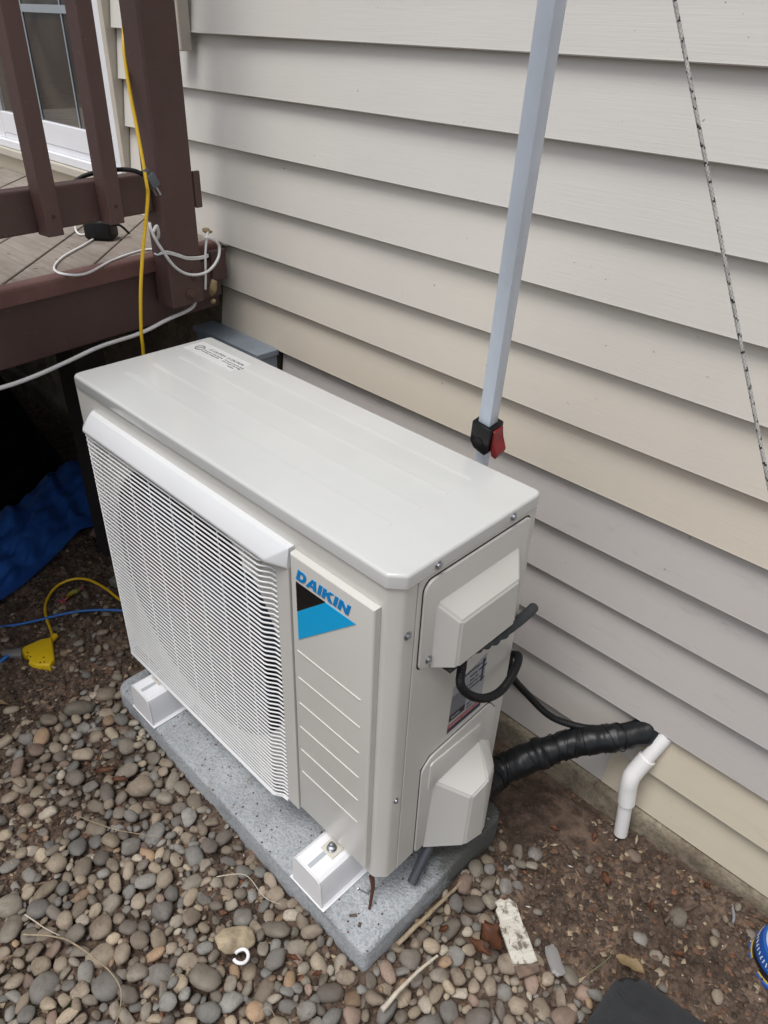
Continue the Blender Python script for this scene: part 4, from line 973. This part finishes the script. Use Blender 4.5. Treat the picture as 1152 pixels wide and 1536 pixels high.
def stick(P, r, mat, label, name='twig'):
    P = catmull(P, 6); b0 = P[0].copy(); bm = BM()
    add_tube(bm, [p-b0+Vector(mnoise.noise_vector(p*40))*r*.5 for p in P], (lambda t: r*(1-.55*t)) if not callable(r) else r, 7); o = obj(name, bm, mat, smooth=60, label=label, cat='twig'); o.location = b0; return o
V = Vector
stick([V((.132, -.647, -.028)), V((.134, -.590, -.026)), V((.141, -.512, -.030))], .0050, M_TWIGW, 'bleached split twig on the pebbles in front of the pad corner')
stick([V((.074, -.545, -.046)), V((.078, -.47, -.040)), V((.080, -.385, -.046)), V((.076, -.340, -.052))], .0050, M_TWIG, 'long brown twig lying along the right edge of the pad')
stick([V((-.4002, -1.0169, -.028)), V((-.3406, -.9707, -.022)), V((-.2652, -.9463, -.018)), V((-.2045, -.9377, -.020)), V((-.1650, -.9594, -.026)), V((-.150, -.99, -.036))], .0018, M_TWIG, 'long curved dry grass stem over the pebbles at the lower left', 'grass_stem')
stick([V((-.43, -1.00, -.025)), V((-.38, -.985, -.022)), V((-.352, -.972, -.026))], .0013, M_TWIGW, 'short pale grass stem crossing the tip of the long curved one', 'grass_stem')
stick([V((-.56, -.84, -.03)), V((-.47, -.80, -.022)), V((-.40, -.745, -.028))], .0012, M_TWIG, 'thin straw lying flat across the pebbles left of the pad', 'grass_stem')
stick([V((-.25, -.71, -.028)), V((-.21, -.672, -.018)), V((-.15, -.672, -.018)), V((-.125, -.655, -.03))], .0011, M_TWIGW, 'thin pale straw beside the front edge of the pad', 'grass_stem')
stick([V((.075, -.80, -.03)), V((.0, -.78, -.02)), V((.01, -.84, -.03))][::-1], .0011, M_TWIG, 'short bent straw near the white ring', 'grass_stem')
stick([V((.345, -.345, -.038)), V((.36, -.30, -.02)), V((.352, -.255, -.034))], .0011, leaf_mat('green_stem', (.10, .11, .05), (.16, .16, .08)), 'thin olive stem bending over the pebbles near the black block', 'grass_stem')
stick([V((.175, -.215, -.064)), V((.19, -.245, -.058)), V((.197, -.28, -.060))], .0024, M_DKTWIG, 'curved reddish root on the soil right of the pad')
stick([V((.405, -.150, -.037)), V((.413, -.12, -.032)), V((.428, -.085, -.036))], .0055, M_DKTWIG, 'dark flat bark strip in the middle of the bare soil')
stick([V((.398, -.158, -.040)), V((.402, -.140, -.036)), V((.406, -.12, -.040))], .0038, M_DKTWIG, 'short dark bark strip beside the longer one')
stick([V((.475, -.035, -.040)), V((.487, -.055, -.034)), V((.493, -.078, -.036))], .0040, plastic('grey_husk', (.24, .25, .27), .5), 'grey pointed husk on the soil close to the footing', 'husk')
bm = BM(); add_tube(bm, [(.0125*math.cos(R_(a)), .0125*math.sin(R_(a)), .0015*math.sin(R_(a*2))) for a in range(20, 331, 15)], .0032, 8); o = obj('white_ring', bm, M_WHITE, smooth=60, label='small open white plastic ring on the pebbles', cat='ring'); o.location = (-.098, -.764, -.024); o.rotation_euler = (R_(8), 0, R_(-125))
def leaf(x, y, z, L, Wd, rz, mat, label, curl=.35, seed=0):
    bm = BM(); nu, nv = 10, 6; g = []
    for i in range(nu+1):
        f = i/nu; w = Wd*math.sin(math.pi*min(1, f*.93+.05))**.8*(1+.25*math.sin(f*13+seed)*(1 if seed else .3)); row = []
        for j in range(nv+1):
            s = j/nv*2-1; row.append(bm.verts.new((L*(f-.5), s*w/2*(1+.12*mnoise.noise(V((f*7, s*3, seed)))), curl*Wd*.5*s*s+.14*L*math.sin(f*4+seed)*.5+.03*L*mnoise.noise(V((f*5, s*5, seed))))))
        g.append(row)
    for i in range(nu):
        for j in range(nv): bm.faces.new((g[i][j], g[i][j+1], g[i+1][j+1], g[i+1][j]))
    bmesh.ops.solidify(bm, geom=bm.faces[:], thickness=.0007)
    o = obj('dry_leaf', bm, mat, smooth=60, label=label, cat='leaf', group='dry leaves on the ground'); o.location = (x, y, z); o.rotation_euler = (random.uniform(-.2, .2), random.uniform(-.2, .2), rz); return o
leaf(.190, -.418, -.030, .060, .036, R_(-20), M_LEAF, 'large rust brown leaf on the pebbles left of the white wood piece', .5, 3)
leaf(.186, -.448, -.030, .045, .018, R_(10), M_LEAF, 'folded red brown leaf just below the large rust brown leaf', .8, 2)
leaf(.393, -.285, -.020, .052, .026, R_(8), M_LEAFT, 'torn tan leaf at the tip of the black block', .3, 5)
leaf(.445, -.195, -.036, .020, .010, R_(40), M_LEAF, 'small orange leaf on the soil above the black block', .5, 1)
leaf(.425, .5-.535, -.038, .020, .012, R_(-60), M_LEAF, 'small rust leaf leaning on the footing near the bare soil', .5, 4)
leaf(.275, -.155, -.052, .028, .016, R_(-30), M_LEAF, 'orange brown leaf lying below the white drain pipe', .5, 6)
leaf(.135, -.120, -.075, .022, .010, R_(15), M_LEAF, 'bright orange leaf on dark soil below the taped line', .5, 7)
leaf(.205, -.075, -.074, .024, .009, R_(-70), M_LEAF, 'narrow orange leaf left of the drain pipe foot', .6, 8)
leaf(.365, -.145, -.040, .022, .007, R_(-65), M_LEAF, 'slim orange leaf in the middle of the soil', .6, 9)
leaf(-.62, -.745, -.030, .045, .016, R_(60), M_LEAF, 'dark red leaf among the pebbles left of the pad', .7, 10)
leaf(-.575, -.735, -.030, .035, .016, R_(40), M_LEAF, 'rust leaf beside the dark red leaf left of the pad', .7, 11)
leaf(-.035, -.700, -.030, .030, .009, R_(25), M_LEAF, 'short orange leaf between pebbles in front of the near block', .7, 12)
leaf(-.98, -.83, -.045, .040, .014, R_(50), M_LEAFT, 'orange tan leaf at the left edge where pebbles thin out', .6, 13)
leaf(.015, -.685, -.030, .018, .009, R_(70), M_LEAF, 'tiny orange leaf near the pad corner', .7, 14)
leaf(.118, -.470, -.034, .022, .012, R_(80), M_LEAF, 'small brown leaf in the pebbles right of the pad', .7, 15)

# ------------------------------------------------------------------ pebbles
PROT = []
for s in range(14):
    bm = BM(); bmesh.ops.create_icosphere(bm, subdivisions=2 if s else 3, radius=1)
    lay = bm.loops.layers.float_color.new('tint')
    off_ = V((s*7.3, s*3.1, s*5.7)); pw = random.uniform(.75, 1.0)
    for v in bm.verts:
        d = v.co.normalized(); sx = lambda t: math.copysign(abs(t)**pw, t)
        q_ = V((sx(d.x), sx(d.y), sx(d.z))); q_ = q_.normalized()*(.5+.5*q_.length) if q_.length > 0 else q_
        v.co = q_*(1+.30*mnoise.noise(d*.9+off_)+.13*mnoise.noise(d*2.0+off_))
        if s % 4 == 1: v.co.x *= (1+.22*v.co.y)
    if s % 3 == 0 and s:
        for _ in range(6):
            nn = V((random.gauss(0, 1), random.gauss(0, 1), random.gauss(0, .7))).normalized(); kk = random.uniform(.62, .85)
            for v in bm.verts:
                dd = v.co.dot(nn)
                if dd > kk: v.co -= nn*(dd-kk)*.9
    for f in bm.faces:
        f.smooth = True
        for l in f.loops: l[lay] = (1, 1, 1, 1)
    me = bpy.data.meshes.new('pebble'); bm.to_mesh(me); bm.free(); me.materials.append(M_PEB); PROT.append(me)
camp = np.array([.49823, -1.08088, 1.34364]); fwn = np.array(fw)
gx = lambda x, y, x0, x1, y0, y1: (x > x0) & (x < x1) & (y > y0) & (y < y1)
def density(x, y):
    """share of the ground covered by pebbles"""
    if px0-.004 < x < px1+.004 and py0-.004 < y < py1+.02: return 0
    d = 0.0
    if y < -.60:
        n_ = .5+.5*mnoise.noise(V((x*6, y*6, 2.2)))
        d = 1.0 if x > -.72 else (.30+.5*n_ if x > -.86 else (.07 if x > -.98 else .015))
        if n_ < .42: d *= .40
        if x < -.25 and y < -.98: d *= .5+.5*n_
    if x < px0+.02 and y >= -.60: d = .02 if y > -.45 else .06
    if x > px1:
        full = (y < -.305 and x < .13) or (y < -.352 and x < .385) or y < -.60
        d = 1.0 if full else (.25 if x < .16 and y < -.22 else .006)
    if .375 < x < .70 and -.60 < y < -.30: return 0
    if x > .385: d = .012
    return d
cells = {}
def near(x, y, r, k):
    c = .06; i, j = int(x//c), int(y//c)
    for a in (-1, 0, 1):
        for b in (-1, 0, 1):
            for (X, Y, Rr) in cells.get((i+a, j+b), ()):
                if (X-x)**2+(Y-y)**2 < (k*(Rr+r))**2: return True
    return False
peb = []
for (rmin, rmax, tries, kk_) in ((.020, .026, 160, 1.0), (.015, .020, 1300, .95), (.0115, .016, 7000, .88), (.0085, .0125, 24000, .84), (.005, .0085, 34000, .84)):
    for _ in range(tries):
        x = random.uniform(-1.25, .62); y = random.uniform(-1.26, -.03); d = density(x, y)
        if d <= 0 or random.random() > d: continue
        if d < .5 and random.random() < .5: continue
        r = random.uniform(rmin, rmax)
        # keep out of the pad and of the placed things
        if px0-r*.9 < x < px1+r*.9 and py0-r*.9 < y < py1+r: continue
        if (x-.212)**2+(y+.376)**2 < .0018 or (x-.291)**2+(y+.364)**2 < .0007: continue
        if (x+.1351)**2+(y+.7521)**2 < (.030+r)**2: continue
        if near(x, y, r, kk_): continue
        cells.setdefault((int(x//.06), int(y//.06)), []).append((x, y, r)); peb.append((x, y, r, 0))
peb.append((-.1351, -.7521, .0285, 9))
# a few stones resting on top of others
for _ in range(60):
    b = random.choice(peb)
    if b[2] < .012 or density(b[0], b[1]) < .9: continue
    peb.append((b[0]+random.uniform(-.01, .01), b[1]+random.uniform(-.01, .01), random.uniform(.008, .014), 1))
pal = [((.27, .225, .175), 11), ((.225, .20, .165), 9), ((.205, .195, .18), 7), ((.215, .212, .20), 3), ((.33, .275, .205), 5), ((.31, .215, .14), 1.6), ((.17, .15, .13), 4), ((.38, .34, .28), 2), ((.25, .185, .15), 2)]
pc = [c for c, w in pal for _ in range(int(w*5))]
def area_px(p):
    v = np.array([p[0], p[1], -.04])-camp; dep = v@fwn; rtn = np.array(rt); upn = np.array(up)
    u = 576+1101*(v@rtn)/dep; w = 768-1101*(v@upn)/dep
    vis = -20 < u < 1172 and w < 1556
    # hidden by unit or pad?
    return (p[2]/dep if vis else 0)
peb.sort(key=lambda p: -area_px(p))
bed = empty('pebble_bed', (-.4, -.8, -.06)); bed['kind'] = 'structure'
rest_v, rest_f, rest_c = [], [], []
protv = []
for me in PROT:
    a_ = np.empty(len(me.vertices)*3, np.float32); me.vertices.foreach_get('co', a_); protv.append((a_.reshape(-1, 3), [tuple(p.vertices) for p in me.polygons]))
ib = Vector((-.4, -.8, -.06)); nsing = 0
for (x, y, r, kind) in peb:
    e = random.uniform(.56, 1.0); A_, B_ = r*1.12/math.sqrt(e), r*1.05*math.sqrt(e); Cc = r*random.uniform(.52, .74)
    if kind == 9: A_, B_, Cc = .036, .022, .012
    s = random.randrange(1, len(PROT)) if kind != 9 else 0
    dn = density(x, y)
    z = gzr(x, y)+.003+Cc*(random.uniform(.15, .95) if dn > .5 else random.uniform(-.15, .45))+(.012 if kind == 1 else 0)
    if kind == 9: z = gzr(x, y)+.024
    col = random.choice(pc); kf = random.uniform(.62, 1.25); col = tuple(min(.55, c*kf*1.02) for c in col)
    if kind == 9: col = (.37, .31, .21)
    rot = (random.uniform(-.35, .35), random.uniform(-.35, .35), random.uniform(0, 6.28)) if kind != 9 else (.1, 0, R_(50))
    Mx = Matrix.Translation((x, y, z)) @ (Matrix.Rotation(rot[2], 4, 'Z') @ Matrix.Rotation(rot[1], 4, 'Y') @ Matrix.Rotation(rot[0], 4, 'X')) @ Matrix.Diagonal((A_, B_, Cc, 1))
    if nsing < 300 and area_px((x, y, r)) > 0:
        o = bpy.data.objects.new('pebble', PROT[s]); COL.objects.link(o); o.parent = bed; o.matrix_local = Matrix.Translation(-ib) @ Mx; o.color = (*col, 1); nsing += 1
    else:
        vv, ff = protv[s if s else 1]; mm = np.array(Mx); b0 = sum(len(q) for q in rest_v)
        rest_v.append(vv@mm[:3, :3].T+mm[:3, 3]-np.array(ib)); rest_f += [tuple(i+b0 for i in f) for f in ff]; rest_c += [col]*len(ff)
def stuff_mesh(name, vs, fs, cs, mat, parent=None, smooth=True):
    me = bpy.data.meshes.new(name); me.from_pydata([tuple(v) for v in vs], [], fs)
    at = me.color_attributes.new('tint', 'FLOAT_COLOR', 'CORNER'); arr = np.ones((len(me.loops), 4), np.float32); k = 0
    for f, c in zip(fs, cs): arr[k:k+len(f), :3] = c; k += len(f)
    at.data.foreach_set('color', arr.ravel())
    if smooth: me.polygons.foreach_set('use_smooth', np.ones(len(me.polygons), bool))
    o = link_mesh(name, me, mat, parent); o['kind'] = 'stuff'; return o
stuff_mesh('small_pebbles', np.concatenate(rest_v), rest_f, rest_c, M_PEB, bed)

# ------------------------------------------------------------------ soil crumbs, mulch and straw as one litter object
vs, fs, cs = [], [], []
octa = [(1, 0, 0), (0, 1, 0), (-1, 0, 0), (0, -1, 0), (0, 0, 1), (0, 0, -1)]; of = [(0, 1, 4), (1, 2, 4), (2, 3, 4), (3, 0, 4), (1, 0, 5), (2, 1, 5), (3, 2, 5), (0, 3, 5)]
mp = [((.085, .058, .042), 16), ((.055, .037, .027), 12), ((.13, .09, .065), 9), ((.16, .09, .055), 5), ((.24, .17, .11), 4), ((.34, .27, .18), 2), ((.50, .48, .44), .7), ((.17, .075, .04), 2)]
mpc, mpw = [c for c, _ in mp], [w for _, w in mp]
cnt = 0
for _ in range(46000):
    x = random.uniform(-1.75, .85); y = random.uniform(-1.27, -.012)
    if x < float(np.interp(y, [p.y for p in Fr], [p.x for p in Fr]))+.004 and y < -.28: continue
    onpad = px0 < x < px1 and py0 < y < py1
    if onpad and random.random() > .10: continue
    if .385 < x < .69 and -.60 < y < -.29: continue
    d = density(x, y)
    if d > .6 and random.random() < .55: continue
    sz_ = random.choice((.0016, .002, .0025, .0035, .0050, .0065, .0080)); c = random.choices(mpc, mpw)[0]; el = 1
    if c[0] > .19 and random.random() < .5: el = random.uniform(1.8, 4); sz_ = min(sz_*.75, .0036)
    if c[0] > .45: sz_ = min(sz_, .0022)
    z = gzr(x, y)+sz_*.3
    if onpad: sz_ = min(sz_, .0025); z = .003+sz_*.25
    a = random.uniform(0, 6.28); ca, sa = math.cos(a), math.sin(a); b0 = len(vs); fl = random.uniform(.25, .8); tl = random.uniform(-.4, .4)
    for (X, Y, Z) in octa:
        X *= sz_*el*random.uniform(.7, 1.2); Y *= sz_*random.uniform(.7, 1.1); Z *= sz_*fl; Z += X*tl*.5
        vs.append((x+X*ca-Y*sa, y+X*sa+Y*ca, z+Z))
    fs += [tuple(i+b0 for i in f) for f in of]; cs += [c]*8; cnt += 1
stuff_mesh('soil_litter', vs, fs, cs, M_LITTER, None, False)
# moss tufts, lower left
vs, fs, cs = [], [], []
for (mx, my, mr, nn) in ((-.36, -1.035, .03, 420), (-.29, -1.055, .02, 200), (-.245, -1.02, .016, 150), (-.21, -1.045, .02, 160)):
    for _ in range(nn):
        a = random.uniform(0, 6.28); rr_ = mr*math.sqrt(random.random()); x = mx+rr_*math.cos(a); y = my+rr_*math.sin(a); z = gzr(x, y)
        b = random.uniform(0, 6.28); L = random.uniform(.004, .009); b0 = len(vs); dx, dy = math.cos(b)*.0011, math.sin(b)*.0011; lx, ly = random.uniform(-.004, .004), random.uniform(-.004, .004)
        vs += [(x-dx, y-dy, z), (x+dx, y+dy, z), (x+lx, y+ly, z+L)]; fs.append((b0, b0+1, b0+2)); g = random.uniform(.7, 1.3); cs.append((.075*g, .085*g, .03*g))
stuff_mesh('moss', vs, fs, cs, M_LITTER, None, False)
